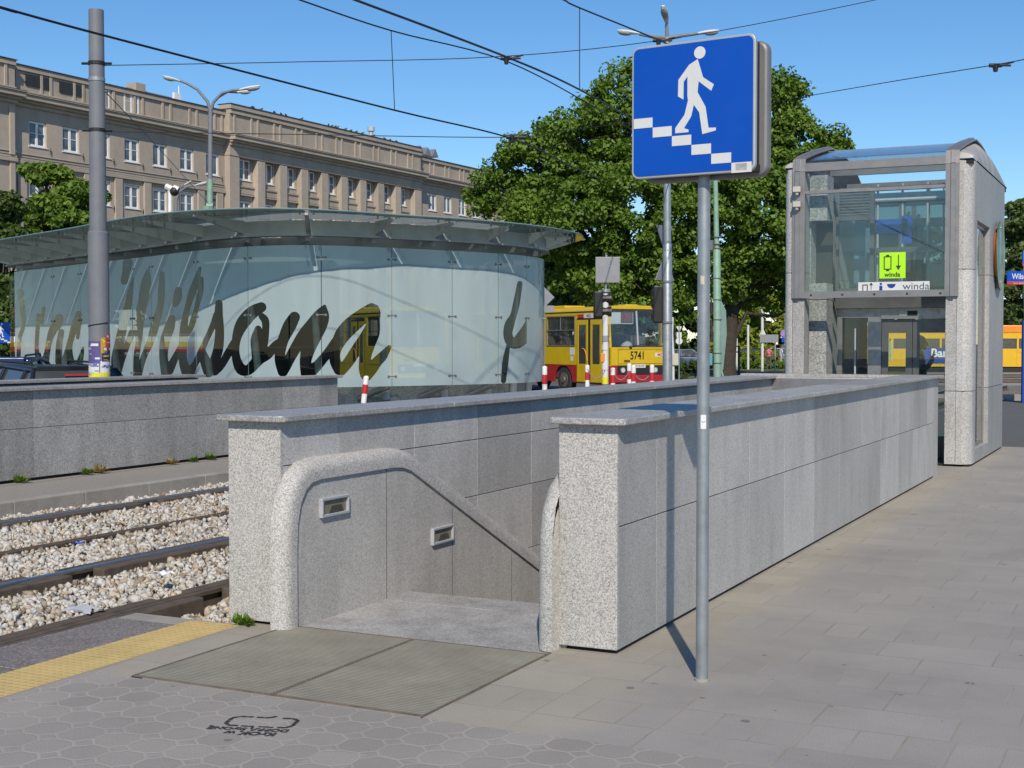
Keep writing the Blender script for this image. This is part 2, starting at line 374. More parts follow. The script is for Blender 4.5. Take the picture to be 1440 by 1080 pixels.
# ================================================================== the setting
def gh(x, y):
    d = math.hypot(x, y); t = min(1, max(0, (d-21)/26)); t = t*t*(3-2*t)
    return -.012 - .27*t
def ground():
    xs = [-400, -260, -170, -110, -80, -60, -48, -40, -33, -27, -22, -17, -13.7, -10, -6, -2, 3, 9, 15, 24, 40, 60, 90, 140, 220, 400]
    ys = [-120, -40, -6, 4, 10, 16, 22, 26, 30, 35, 40, 46, 54, 64, 78, 100, 140, 200, 300, 500, 900, 1600]
    v = [(x, y, gh(x, y)) for y in ys for x in xs]; nx = len(xs)
    f = []
    for j in range(len(ys)-1):
        for i in range(nx-1):
            if -13.7 <= xs[i] and xs[i+1] <= 9 and -6 <= ys[j] and ys[j+1] <= 22: continue
            f.append((j*nx+i, j*nx+i+1, (j+1)*nx+i+1, (j+1)*nx+i))
    m = MB(); m.add(v, f)
    return tag(m.build('ground', m_asphalt('asphalt', (.085, .083, .08), (.12, .116, .11))), kind='structure')
ground()
def sheet(name, rects, z, mat, kind='structure'):
    m = MB()
    for x0, y0, x1, y1 in rects: m.quad((x0, y0, z), (x1, y0, z), (x1, y1, z), (x0, y1, z))
    return tag(m.build(name, mat), kind=kind)
WX0, WX1, WY0, WY1 = -4.5, -2.87, 6.28, 16.55        # stair well
sheet('pavement', [(-2.87, 4.965, 9, 22), (-4.73, 4.965, -4.4, 6.25), (-4.47, 4.965, -2.86, 4.985), (WX0, 16.5, WX1, 22), (-5.0, 16.8, WX0, 22)], 0, m_slabs())
sheet('paver_pavement', [(-4.73, -6, 9, 4.965)], 0.0, m_pavers())
m = MB(); m.quad((-5.07, -6, 0.001), (-4.73, -6, 0.001), (-4.73, 6.17, .001), (-5.07, 6.13, .001))
tag(m.build('tactile_strip', m_tactile()), kind='structure')
EDGE = granite('dark_granite_edge', .13, .19, .33, 110, .7, (1, .89, .82), .15, .2)
m = MB()
y = -6.0
while y < 6.0:
    m.box(-5.53, y, -.22, -5.075, min(y+1.2, 6.02), -.002, random.random()); y += 1.206
tag(m.build('platform_edge', EDGE, bevel=.004, seg=1), kind='structure')
m = MB(); m.box(-5.53, 6.024, -.3, -4.865, 6.2, -.006); m.box(-5.0, 6.2, -.3, -4.865, 16.8, -.05)
tag(m.build('platform_kerb', CONC, bevel=.006), kind='structure')
BALL = NB('track_ballast_bed'); co = BALL.coord(); cc = BALL.mix(1.0, BALL.vor(co, 22), (.3, .26, .2), 'MULTIPLY'); BALL.bump(BALL.vor(co, 22, 'F1', 'Distance'), 1, .03)
sheet('track_bed', [(-10.52, -6, -4.87, 60)], -.2, BALL.fin(BALL.mix(.5, cc, (.22, .2, .17)), .95))
# far platform with its kerb
m = MB(); y = -4.0
while y < 30: m.box(-10.66, y, -.3, -10.5, y+.995, -.004, random.random()); y += 1.0
tag(m.build('far_kerb', CONC, bevel=.008), kind='structure')
sheet('far_pavement', [(-13.7, -6, -10.66, 10.2), (-13.7, 21.9, -10.66, 30), (-11.96, 10.2, -10.66, 21.9), (-13.7, 10.2, -13.5, 21.9)], -.008, m_asphalt('worn_concrete_slabs', (.22, .205, .18), (.28, .26, .23)))

# ballast stones (nobody could count them)
def ballast():
    _ico = np.array([(0,-.526,.851),(0,.526,.851),(0,-.526,-.851),(0,.526,-.851),(-.526,.851,0),(.526,.851,0),(-.526,-.851,0),(.526,-.851,0),(.851,0,-.526),(.851,0,.526),(-.851,0,-.526),(-.851,0,.526)])
    fc = np.array([(0,9,1),(0,1,11),(0,11,6),(0,6,7),(0,7,9),(1,9,5),(1,5,4),(1,4,11),(11,4,10),(11,10,6),(6,10,2),(6,2,7),(7,2,8),(7,8,9),(9,8,5),(5,8,3),(5,3,4),(4,3,10),(10,3,2),(2,3,8)])
    ico = np.array([(1,0,.25),(-.2,1,-.2),(-1,.1,.2),(.15,-1,-.25),(.25,.2,.95),(-.3,-.25,-.9),(.7,.65,-.5),(-.65,-.6,.55)], float); fc = np.array([(4,0,1),(4,1,2),(4,2,7),(4,7,3),(4,3,0),(5,6,0),(5,1,6),(5,2,1),(5,7,2),(5,3,7),(5,0,3),(6,1,0)])
    P = []
    def field(x0, x1, y0, y1, n, zb):
        P.append(np.stack([rng.uniform(x0, x1, n), rng.uniform(y0, y1, n), np.full(n, zb)], 1))
    for (a, b) in ((-10.5, -10.05), (-9.88, -8.73), (-8.57, -7.42), (-7.25, -5.93), (-5.68, -4.9)):
        wd = b-a
        for (y0, y1, d) in ((3.8, 9, 560), (9, 14, 430), (14, 22, 240)):
            if a > -5.9 and y0 < 6.2: 
                if y1 > 6.25: field(a, b, 6.25, y1, int(wd*(y1-6.25)*d*1.8), -.16)
                continue
            field(a, b, y0, y1, int(wd*(y1-y0)*d*1.8), -.16)
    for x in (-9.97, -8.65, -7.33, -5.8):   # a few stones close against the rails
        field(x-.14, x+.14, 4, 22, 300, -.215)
    P = np.concatenate(P); n = len(P)
    d = np.hypot(P[:, 0], P[:, 1])
    r = rng.lognormal(math.log(.0205), .3, n).clip(.012, .042)*np.interp(d, [7, 20], [1, 1.2])
    P[:, 2] += rng.uniform(-.03, .022, n) + .018*np.sin(P[:, 1]*1.7+P[:, 0]*2)*.6
    s = r[:, None]*rng.uniform(.7, 1.35, (n, 3))*np.array([1, 1, .8])
    v = (ico[None]+rng.uniform(-.28, .28, (n, 8, 3)))*s[:, None]
    q = rng.normal(size=(n, 4)); q /= np.linalg.norm(q, axis=1)[:, None]; a, b, c, e = q.T
    M = np.stack([1-2*(c*c+e*e), 2*(b*c-e*a), 2*(b*e+c*a), 2*(b*c+e*a), 1-2*(b*b+e*e), 2*(c*e-b*a), 2*(b*e-c*a), 2*(c*e+b*a), 1-2*(b*b+c*c)], 1).reshape(n, 3, 3)
    v = np.einsum('nij,nkj->nki', M, v) + P[:, None]
    f = (fc[None] + (np.arange(n)*8)[:, None, None]).reshape(-1, 3)
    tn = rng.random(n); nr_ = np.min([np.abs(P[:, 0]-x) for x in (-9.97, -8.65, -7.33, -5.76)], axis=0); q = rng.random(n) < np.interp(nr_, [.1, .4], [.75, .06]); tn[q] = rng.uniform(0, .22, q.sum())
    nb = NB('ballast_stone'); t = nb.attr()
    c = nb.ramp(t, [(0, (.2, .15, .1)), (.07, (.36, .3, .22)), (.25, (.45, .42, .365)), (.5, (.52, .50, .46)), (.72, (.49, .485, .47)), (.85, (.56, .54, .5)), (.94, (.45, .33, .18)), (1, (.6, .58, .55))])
    c = nb.mix(1.0, c, nb.ramp(nb.noise(nb.coord(), 40, 3), [(.3, .82), (.7, 1.1)]), 'MULTIPLY')
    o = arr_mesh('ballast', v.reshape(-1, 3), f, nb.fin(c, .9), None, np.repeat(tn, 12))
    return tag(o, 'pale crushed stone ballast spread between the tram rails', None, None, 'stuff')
ballast()

# rails
RAILB = pm('rusty_brown_rail', (.115, .088, .066), .8, .1, .35, 8, .2)
RAILT = pm('polished_rail_head', (.42, .45, .5), .22, .9, .1, 12)
PAD = pm('dark_rail_cladding', (.1, .078, .06), .9, 0, .3, 10, .3)
def rail(x, z, shiny, label, padsw=0):
    t = thing('tram_rail', label, 'rail', (x, 0, 0), 0, 'tram rails in the ballast')
    prof = [(-.07, z-.16), (.07, z-.16), (.07, z-.145), (.012, z-.12), (.012, z-.045), (.036, z-.035), (.036, z-.006), (-.036, z-.006), (-.036, z-.035), (-.012, z-.045), (-.012, z-.12), (-.07, z-.145)]
    MB().prism(prof, 1, -6, 55).build('rail_web', RAILB, t, bevel=.003, seg=1)
    m = MB(); m.prism([(-.024, z-.0055), (.024, z-.0055), (.02, z+.003), (-.02, z+.003)] if shiny else [(-.036, z-.0055), (-.008, z-.0055), (-.01, z), (-.034, z)], 1, -6, 55)
    m.build('rail_head', RAILT if shiny else RAILB, t)
    if padsw:
        y = 3.0 + random.random(); k = 0
        while y < 24:
            ln = random.uniform(1.6, 2.0)
            for sgn in (-1, 1):
                p = MB(); h = random.uniform(-.006, .004)
                a, b = sgn*.038, sgn*(.038+padsw)
                p.prism([(min(a, b), z-.15), (max(a, b), z-.15), (max(a, b), z-.008+h), (min(a, b), z-.004+h)], 1, y+.1*sgn, y+ln+.1*sgn)
                p.build('rail_cladding', PAD, t, bevel=.008)
            y += ln + random.uniform(.05, .35)
    return t
rail(-9.97, -.1, True, 'shiny tram rail farthest from the stair entrance, next to the far kerb', .08)
rail(-8.65, -.125, False, 'dull brown tram rail without shine, second from the far kerb', 0)
rail(-7.33, -.085, True, 'shiny tram rail with thick dark cladding in the middle of the ballast', .11)
rail(-5.76, -.035, False, 'dull brown tram rail running along the near platform edge', .1)
m = MB((-7.0, 8.6, 0)); 
for (x, y, z) in ((-7.35, 6.2, -.1), (-7.3, 7.9, -.1)): pass
# ================================================================== stair entrance
def slabs(m, x, y0, y1, zs, side, th=.03, w=.86, gapz=.006):
    "cladding slabs on a wall face at x, facing side (+1/-1); zs = course boundaries"
    y = y0; k = 0
    edges = [y0]
    while edges[-1] < y1-.3: edges.append(min(y1, edges[-1] + w*(1 if k else .62))); k += 1
    if edges[-1] < y1: edges[-1] = y1
    for i in range(len(edges)-1):
        for a, b in zip(zs[:-1], zs[1:]):
            x0, x1 = sorted((x, x-side*th))
            m.box(x0, edges[i]+.0012, a+(gapz*.5 if a > zs[0] else 0), x1, edges[i+1]-.0012, b-(gapz*.5 if b < zs[-1] else 0), random.random())
    return m
def coping(x0, y0, x1, y1, z, th, org=(0, 0, 0), rad=.05, seg=2.0):
    "coping stones, rounded at the near end; split every seg metres"
    m = MB(org); y = y0; first = True
    while y < y1-.01:
        b = min(y+seg, y1)
        if first:
            pts = [(x0+rad*(1-math.cos(q)), y0+rad*(1-math.sin(q))) for q in np.linspace(0, math.pi/2, 5)] + [(x1-rad*(1-math.sin(q)), y0+rad*(1-math.cos(q))) for q in np.linspace(0, math.pi/2, 5)] + [(x1, b-.001), (x0, b-.001)]
            m.prism(pts, 2, z-th, z, random.random()); first = False
        else: m.box(x0, y+.001, z-th, x1, b-.001, z, random.random())
        y = b
    return m
ZT = 1.215
# right wall
t = thing('stair_wall', 'grey granite stair wall beside the sign post with blank face to the pavement', 'wall', (-2.7, 6.42, 0))
o = t.location
MB(o).box(-2.84, 6.45, -.02, -2.58, 16.5, 1.16).build('wall_core', DARK, t)
slabs(MB(o), -2.545, 6.44, 16.54, (.022, .655, 1.178), 1, w=.905).build('outer_cladding', GR_SIDE, t, bevel=.0015, seg=1)
slabs(MB(o), -2.87, 6.44, 16.54, (-2.4, -1.6, -.8, .02, .655, 1.178), -1, w=.905).build('inner_cladding', GR_SIDE, t)
MB(o).box(-2.871, 6.415, .022, -2.544, 6.445, 1.178).build('end_panel', GR_END, t, bevel=.003)
MB(o).box(-2.87, 16.54, .02, -2.545, 16.56, 1.178).build('far_end_panel', GR_SIDE, t)
coping(-2.92, 6.36, -2.485, 16.62, ZT, .035, o).build('coping', GR_CAP, t, bevel=.006)
BAND = [(6.155, 0), (6.155, .45), (6.165, .60), (6.20, .73), (6.275, .835), (6.37, .89), (6.48, .905), (7.30, .905), (7.42, .895), (7.54, .862), (7.66, .805), (9.4, -.03), (11.0, -.80), (13.5, -2.0)]
def dado(xw, side, t, org, end, arch):
    "thick lower lining of the stair well with a rounded edge"
    xi = xw + side*.085
    yy = [(y+arch, z) for y, z in BAND]
    m = MB(org); poly = [(y+.055 if i < 5 else y+.015, z-.055) for i, (y, z) in enumerate(yy)] + [(13.5, -2.6), (6.2+arch, -2.6)]
    m.prism([(p[0], p[1]) for p in poly], 0, xw-side*.002, xi, .5)
    m.build('lining_panel', GR_SIDE, t)
    m = MB(org)
    # broad curb with one rounded shoulder, swept along the edge
    path = [Vector((0, y, z)) for y, z in yy]; vs = []; M = len(path)
    PR = [(0, .03), (.03, .03), (.052, .026), (.072, .015), (.088, -.003), (.097, -.024), (.1, -.045), (.1, -.09), (.083, -.092)]
    for i, p in enumerate(path):
        tg = (path[min(i+1, M-1)]-path[max(i-1, 0)]).normalized(); nr = Vector((0, -tg.z, tg.y))
        for h_, n_ in PR: vs.append(Vector((xw + side*h_, p.y, p.z)) + nr*n_)
    n = len(PR)-1
    fs = [(i*(n+1)+k, i*(n+1)+k+1, (i+1)*(n+1)+k+1, (i+1)*(n+1)+k) for i in range(M-1) for k in range(n)]
    m.add(vs, fs); m.build('rounded_curb', GR_END, t, smooth=True)
def wall_lamp(x, y, z, side, t, org):
    fr = MB(org); w_, h_ = .145, .056
    for a in ((y-w_, z-h_, y+w_, z-h_+.016), (y-w_, z+h_-.016, y+w_, z+h_), (y-w_, z-h_+.016, y-w_+.018, z+h_-.016), (y+w_-.018, z-h_+.016, y+w_, z+h_-.016)):
        fr.box(x-.005, a[0], a[1], x+.022*side, a[2], a[3])
    f = fr.build('wall_light', ALUL, t, bevel=.003)
    MB(org).box(x+.001*side, y-w_+.015, z-h_+.013, x+.006*side, y+w_-.015, z+h_-.013).build('lens', LENS, f)
    MB(org).prism([(y-.06, z-h_+.016), (y+.1, z-h_+.016), (y+.07, z+.004), (y-.03, z+.004)], 0, x+.006*side, x+.01*side).build('reflector', LENSD, f)
ALUL = pm('pale_aluminium', (.5, .52, .55), .45, .35, .06, 8)
LENS = pm('yellowed_lens', (.22, .2, .15), .3, 0, .15, 12); LENSD = pm('dark_reflector', (.07, .07, .06), .3, 0, .1, 12)
# left wall
t = thing('stair_wall', 'grey granite stair wall beside the tram tracks with two recessed lights', 'wall', (-4.7, 6.23, 0))
o = t.location
MB(o).box(-4.83, 6.26, -.3, -4.53, 16.5, 1.14).build('wall_core', DARK, t)
slabs(MB(o), -4.5, 6.25, 16.55, (-2.4, -1.6, -.8, .0, .5, .905, 1.156), 1, w=.905).build('inner_cladding', GR_SIDE, t, bevel=.0015, seg=1)
slabs(MB(o), -4.86, 6.25, 16.55, (-.28, .55, 1.156), -1, w=.905).build('outer_cladding', GR_SIDE, t)
MB(o).box(-4.861, 6.225, .018, -4.499, 6.255, 1.156).build('end_panel', GR_END, t, bevel=.003)
coping(-4.93, 6.17, -4.445, 16.62, ZT-.024, .035, o).build('coping', GR_CAP, t, bevel=.006)
dado(-4.5, 1, t, o, 0, 0)
for y, z in ((6.63, .645), (7.93, .31)): wall_lamp(-4.4145, y, z, 1, t, o)
m = MB(o)
for i, y in enumerate((7.22, 8.08, 9.0)): m.box(-4.4165, y, -1, -4.4135, y+.004, .84-max(0, (y-7.3))*.48)
m.build('lining_joint', pm('joint_grime', (.1, .095, .08), .9), t)
# right lining belongs to the right wall
tr_ = [x for x in COL.objects if x.name == 'stair_wall'][0]
dado(-2.87, -1, tr_, tr_.location, 0, .2)
# back wall of the well
t = thing('stair_wall', 'low granite wall closing the far end of the stair well', 'wall', (-3.7, 16.6, 0)); o = t.location
m = MB(o); m.box(-4.86, 16.56, -2.4, -2.545, 16.85, 1.172); m.build('wall_core', GR_SIDE, t)
m = MB(o); m.box(-4.93, 16.624, ZT-.043, -2.485, 16.92, ZT-.004); m.build('coping', GR_CAP, t, bevel=.006)
m = MB(o); m.box(-4.5, 16.54, .98, -2.87, 16.565, 1.16); m.box(-4.5, 16.52, .9, -2.87, 16.565, .97); m.build('grey_panel', ALU, t)
# floor and flight
m = MB((-3.7, 6.3, 0))
m.box(-4.495, 6.265, -.25, -2.875, 7.2, -.006, .6); m.box(-4.495, 7.203, -.25, -2.875, 7.52, -.0065, .35)
for k in range(18):
    y = 7.523 + .31*k; m.box(-4.495, y, -.35-.15*k, -2.875, y+.307, -.155-.15*k+.0, random.random())
t = tag(m.build('staircase', GR_FLOOR, bevel=.004, seg=1), 'grey granite flight of steps going down between the stair walls', 'stairs'); t.location = (-3.7, 6.3, 0)
m = MB((-3.7, 6.3, 0)); m.box(-4.6, 6.0, -4, -2.7, 16.9, -3.3); tag(m.build('stair_pit_floor', GR_FLOOR), kind='structure').location = (-3.7, 6.3, 0)
# ribbed grate in front
t = thing('entrance_grate', 'ribbed metal foot grate lying in front of the stairs', 'grate', (-3.66, 5.6, 0)); o = t.location
m = MB(o)
m.box(-4.455, 4.99, -.02, -3.675, 6.255, .004); m.box(-3.645, 4.99, -.02, -2.872, 6.255, .004)
m.build('ribbed_panel', m_grate(), t)
m = MB(o)
m.box(-4.47, 4.978, -.02, -2.86, 4.99, .006); m.box(-4.47, 4.99, -.02, -4.456, 6.26, .006); m.box(-2.871, 4.99, -.02, -2.86, 6.3, .006); m.box(-4.455, 6.256, -.02, -2.872, 6.264, .006); m.box(-3.674, 4.991, -.02, -3.646, 6.254, .001)
m.build('frame', pm('rusty_frame', (.19, .155, .12), .8, .3, .3, 10), t)
# ================================================================== far stair walls across the tracks
WALLF = granite('far_grey_granite', .22, .33, .42, 75, .65, (1, .98, .95), .18, .05)
t = thing('stair_wall', 'long grey granite wall across the tram tracks, nearer of the two far walls', 'wall', (-12.1, 14, 0)); o = t.location
MB(o).box(-12.25, 4.3, -.02, -11.96, 17.98, 1.03).build('wall_core', DARK, t)
slabs(MB(o), -11.93, 4.2, 18.02, (.03, .61, 1.04), 1, w=.98).build('cladding', WALLF, t)
MB(o).box(-12.28, 18.02, .03, -11.93, 18.05, 1.04).build('end_panel', WALLF, t)
coping(-12.33, 4.1, -11.87, 18.12, 1.085, .04, o).build('coping', GR_CAP, t, bevel=.005)
t = thing('stair_wall', 'grey granite wall behind the long wall across the tracks, only its coping showing', 'wall', (-13.3, 14, 0)); o = t.location
MB(o).box(-13.75, 4.3, -.02, -13.45, 16.5, 1.06).build('cladding', WALLF, t)
coping(-13.82, 4.1, -13.38, 16.6, 1.112, .04, o).build('coping', GR_CAP, t, bevel=.005)
# ================================================================== sign post
t = thing('traffic_sign', 'blue square underpass sign with white walking figure on steps, on a grey post', 'sign', (-1.989, 6.105, 0), R_(-5.7))
MB().cyl(0, 0, -.05, 2.9, .0295, 20).build('post', STEEL, t, smooth=True)
MB().cyl(0, 0, 0, .012, .036, 20).build('foot_collar', pm('mortar', (.33, .31, .27), .95), t)
def rrect(w_, h_, r, n=6, cx=0, cz=0):
    return [(cx+sx*(w_/2-r)+r*math.cos(q), cz+sz*(h_/2-r)+r*math.sin(q)) for (sx, sz, a) in ((1, 1, 0), (-1, 1, 90), (-1, -1, 180), (1, -1, 270)) for q in [R_(a+90*k/n) for k in range(n+1)]]
SC = (-.025, 2.688)
SW = .622
MB().prism(rrect(SW, SW, .035, 6, *SC), 1, -.085, -.06).build('rim', pm('sign_rim_grey', (.42, .44, .45), .45, .3, .06, 6), t, bevel=.004)
pn = MB().prism(rrect(SW-.022, SW-.022, .028, 6, *SC), 1, -.0875, -.083).build('sign_face', BLUE, t)
def onface(poly, h=-.0885, d=.002):
    # poly in the units of a 0..1 square, y down
    return [((SC[0] + (p[0]-.5)*(SW-.022)), SC[1] - (p[1]-.5)*(SW-.022)) for p in poly]
BODY = [(.537, .132), (.465, .168), (.375, .275), (.372, .402), (.418, .43), (.420, .295), (.452, .255), (.452, .405), (.457, .44), (.428, .548), (.350, .645), (.350, .685), (.462, .685), (.462, .665), (.424, .652), (.484, .566), (.506, .478), (.552, .542), (.578, .71), (.690, .690), (.690, .668), (.629, .665), (.604, .504), (.537, .385), (.545, .302), (.650, .385), (.672, .338), (.582, .275)]
m = MB(); m.prism(onface([(x_+.012, y_) for x_, y_ in BODY]), 1, -.089, -.087)
hc = [(.566+.0475*math.cos(q), .084+.047*math.sin(q)) for q in np.linspace(0, 2*math.pi, 28)[:-1]]
m.prism(onface(hc), 1, -.089, -.087)
for k in range(6):
    x0 = .003+k*.1655; y0 = .545+k*.0803; m.prism(onface([(x0, y0), (x0+.163, y0), (x0+.163, y0+.077), (x0, y0+.077)]), 1, -.089, -.087)
m.build('pictogram', SIGNW, pn)
m = MB(); m.prism(onface([(.865, .955), (.955, .955), (.955, 1.005), (.865, 1.005)]), 1, -.0898, -.0888); m.build('scuff_mark', pm('grey_scuff', (.42, .42, .42), .8, 0, .3, 30), pn)
MB().prism(rrect(SW, SW, .05, 6, SC[0]+.012, SC[1]-.01), 1, .035, .095).build('rear_sign', pm('rear_sign_shell', (.2, .2, .205), .5, .3, .1, 5), t, bevel=.015)
m = MB(); m.box(-.18, -.06, 2.5, .2, .035, 2.54); m.box(-.18, -.06, 2.83, .2, .035, 2.87); m.box(SC[0]-.28, -.06, SC[1]-.3, SC[0]+.29, .03, SC[1]-.27)
m.box(SC[0]+.272, -.05, SC[1]-.27, SC[0]+.285, .03, SC[1]+.29)
m.build('bracket', BLACK, t)
STK = pm('sticker_white', (.72, .73, .74), .6, 0, .05, 20)
def wrap(r, a0, a1, z0, z1, n=6, skew=0):
    m = MB(); vs = []
    for i in range(n+1):
        a = R_(a0+(a1-a0)*i/n)
        for z in (z0, z1): vs.append((r*math.cos(a), r*math.sin(a), z+skew*i/n))
    return m.add(vs, [(2*i, 2*i+2, 2*i+3, 2*i+1) for i in range(n)])
s = wrap(.0302, -88, -38, 1.196, 1.262).build('sticker', STK, t)
m = MB(); m.tube([(.0306*math.cos(R_(a)), .0306*math.sin(R_(a)), 1.235 - .008*math.cos(R_((a+62)*5))) for a in range(-78, -45, 4)], .0012, 5)
m.tube([(.0306*math.cos(R_(-58)), .0306*math.sin(R_(-58)), 1.245), (.0306*math.cos(R_(-58)), .0306*math.sin(R_(-58)), 1.25)], .0012, 5)
m.build('smile_mark', BLUE, s)
TORN = pm('torn_paper', (.52, .5, .42), .9, 0, .2, 60)
for (a0, a1, z0, z1, sk) in ((-95, -60, 1.875, 1.915, -.004), (-155, -140, 1.66, 1.73, .01), (-140, -115, 1.71, 1.725, .02), (-165, -150, 1.6, 1.66, 0)): wrap(.0301, a0, a1, z0, z1, 5, sk).build('sticker', TORN, t)
# stencilled lettering on the pavers
t = thing('pavement_stencil', 'black stencilled arrow box with upside down words sprayed on the pavers', 'graffiti', (-3.43, 4.595, .002), math.pi+R_(17))
INK = NB('worn_black_ink'); c_ = INK.ramp(INK.noise(INK.coord(), 45, 3), [(.5, (.016, .018, .022)), (.72, (.16, .155, .15))]); INK = INK.fin(c_, .9)
m = MB()
def band2(m, pts, wd):
    for a, b in zip(pts[:-1], pts[1:]):
        a = Vector((*a, 0)); b = Vector((*b, 0)); d = (b-a).normalized(); n_ = Vector((-d.y, d.x, 0))*wd/2
        m.quad(a-n_, b-n_, b+n_, a+n_)
band2(m, [(-.07, -.085), (-.12, -.085), (-.145, -.06), (-.145, .02), (-.125, .05), (-.09, .05)], .017)
band2(m, [(.06, -.085), (.12, -.085), (.145, -.055), (.145, .02), (.12, .05), (.08, .05)], .017)
band2(m, [(-.075, .052), (-.01, .052)], .014); band2(m, [(.01, .052), (.066, .052)], .014)
band2(m, [(.045, -.083), (-.01, -.083), (-.035, -.11)], .017)
m.build('arrow_box', INK, t)
text_obj('lettering', 'KrOK w', .062, INK, t, (-.01, .148, 0), (0, 0, 0), .0004, 1.0, 0, 'CENTER', .003)
text_obj('lettering', 'DOBRĄ StrONĘ', .052, INK, t, (.02, .092, 0), (0, 0, 0), .0004, .95, 0, 'CENTER', .002)
# weeds and litter
WEED = leafy('weed_leaves', (.05, .12, .01), (.16, .26, .03)); DRYG = leafy('dry_weed', (.28, .2, .08), (.42, .3, .12))
def weed(x, y, z, r, n, label, mat=WEED):
    v = []; f = []
    for i in range(n):
        a = random.uniform(0, 6.28); el = random.uniform(.15, 1.3); ln = r*random.uniform(.5, 1.1); st = Vector((random.uniform(-.3, .3)*r*1.6, random.uniform(-.2, .2)*r, 0))
        d = Vector((math.cos(a)*math.cos(el), math.sin(a)*math.cos(el), math.sin(el))); sdv = d.cross(Vector((0, 0, 1))).normalized()*r*.16
        b = len(v); mid = st + d*ln*.55 + Vector((0, 0, .1*r))
        v += [st + d*ln*.25, mid+sdv, st+d*ln, mid-sdv]; f.append((b, b+1, b+2, b+3))
    t_ = thing('weed', label, 'plant', (x, y, z))
    m_ = MB(); m_.v = [tuple(p) for p in v]; m_.f = f; m_.t = [random.random() for _ in f]; m_.build('leaves', mat, t_)
    return t_
p = atg(350, 868); weed(-4.72, 6.16, 0, .075, 90, 'green weed growing at the foot of the left stair wall end')
for (u, v_, r, lab, mt) in ((28, 674, .11, 'leftmost green weed under the far granite wall', WEED), (122, 663, .1, 'green weed beside a dry tuft under the far wall', WEED), (140, 662, .12, 'dry yellow weed tuft under the far wall', DRYG), (242, 651, .1, 'orange dry weed tuft near the left stair wall, far side of the tracks', DRYG), (272, 648, .09, 'green weed tuft at the far wall closest to the near stair wall', WEED), (296, 644, .1, 'small pale green weed at the far wall, half hidden by the near stair wall', WEED)):
    p = atg(u, v_); weed(-11.86, p.y*11.86/abs(p.x), 0, r, 60, lab, mt)
def scrap(name, lab, u, v_, w_, col, zz=-.06):
    p = atg(u, v_, zz); mm = MB(); n = 4
    vs = [(p.x+w_*(i/n-.5)+random.uniform(-.1, .1)*w_, p.y+w_*.7*(j/n-.5), zz+.02+random.uniform(0, .22)*w_) for j in range(n+1) for i in range(n+1)]
    mm.o = p.copy(); mm.o.z = zz
    mm.add(vs, [(j*(n+1)+i, j*(n+1)+i+1, (j+1)*(n+1)+i+1, (j+1)*(n+1)+i) for j in range(n) for i in range(n)])
    ob = mm.build(name, pm(name+'_paper', col, .7), None); ob.location = mm.o; tag(ob, lab, 'litter')
scrap('paper_scrap', 'white paper scrap lying on the ballast near the platform', 229, 812, .13, (.75, .75, .76))
scrap('crumpled_bag', 'crumpled grey blue plastic bag by the brown rail', 118, 865, .22, (.33, .36, .4))
scrap('candy_wrapper', 'small bright blue wrapper on the ballast between the rails', 110, 768, .1, (.05, .12, .6))
# ================================================================== lift tower
GRT = granite('lift_granite', .26, .44, .57, 110, .75, (1, .985, .955), .2, .3)
GRTS = granite('lift_side_granite', .28, .36, .43, 95, .55, (1, .99, .97), .15, .06)
GRIN = granite('lift_inner_granite', .18, .33, .47, 60, .8, (.97, 1, .97), .12, .3)
CAPM = pm('weathered_cap_metal', (.4, .38, .355), .55, .1, .3, 2.2)
FRM = pm('lift_frame_steel', (.17, .165, .16), .42, .6, .12, 5)
RIB = pm('lift_rib_steel', (.3, .285, .275), .42, .55, .12, 5)
t = thing('lift_tower', 'granite and glass lift tower with a curved glass roof', 'lift', (-3.55, 18.15, 0)); o = t.location
X0, X1, Y0, Y1, ZS = -4.78, -2.33, 18.15, 22.0, 3.96
def colpoly(xa, xb, ya, yb, r, corner):
    "plan outline with one rounded outer corner"
    if corner == 'R': pts = [(xa, ya)] + [(xb-r+r*math.sin(q), ya+r-r*math.cos(q)) for q in np.linspace(0, math.pi/2, 9)] + [(xb, yb), (xa, yb)]
    elif corner == 'L': pts = [(xa+r-r*math.sin(q), ya+r-r*math.cos(q)) for q in np.linspace(math.pi/2, 0, 9)] + [(xb, ya), (xb, yb), (xa, yb)]
    elif corner == 'BR': pts = [(xa, ya), (xb, ya)] + [(xb-r+r*math.cos(q), yb-r+r*math.sin(q)) for q in np.linspace(0, math.pi/2, 9)] + [(xa, yb)]
    else: pts = [(xa, ya), (xb, ya), (xb, yb)] + [(xa+r-r*math.sin(q), yb-r+r*math.cos(q)) for q in np.linspace(0, math.pi/2, 9)]
    return pts
COURSE = [.03, .98, 2.55, 3.948]
m = MB(o); mi = MB(o); ms = MB(o)
for a, b in zip(COURSE[:-1], COURSE[1:]):
    b2 = b-.008
    m.prism(colpoly(-2.45, X1, Y0, 18.55, .19, 'R'), 2, a, b2, random.random())
    m.prism([(-2.66, Y0+.012), (-2.452, Y0+.012), (-2.452, 18.5), (-2.66, 18.5)], 2, a, min(b2, 3.9), random.random())
    m.prism(colpoly(X0, -4.66, Y0, 18.55, .11, 'L'), 2, a, b2, random.random())
    m.prism([(-4.655, Y0+.012), (-4.5, Y0+.012), (-4.5, 18.42), (-4.655, 18.42)], 2, a, min(b2, 3.9), random.random())
    ms.prism(colpoly(-2.55, X1, 19.9, Y1, .35, 'BR'), 2, a, b2, random.random())
    ms.prism(colpoly(X0, -4.55, 19.7, Y1, .35, 'BL'), 2, a, b2, random.random())
for z0, z1, lo in ((.03, .2, 0), (3.2, 3.94, 1)):
    ms.box(-2.55, 18.551, z0, X1-.001, 19.899, z1); ms.box(X0+.001, 18.551, z0, -4.55, 19.699, z1)
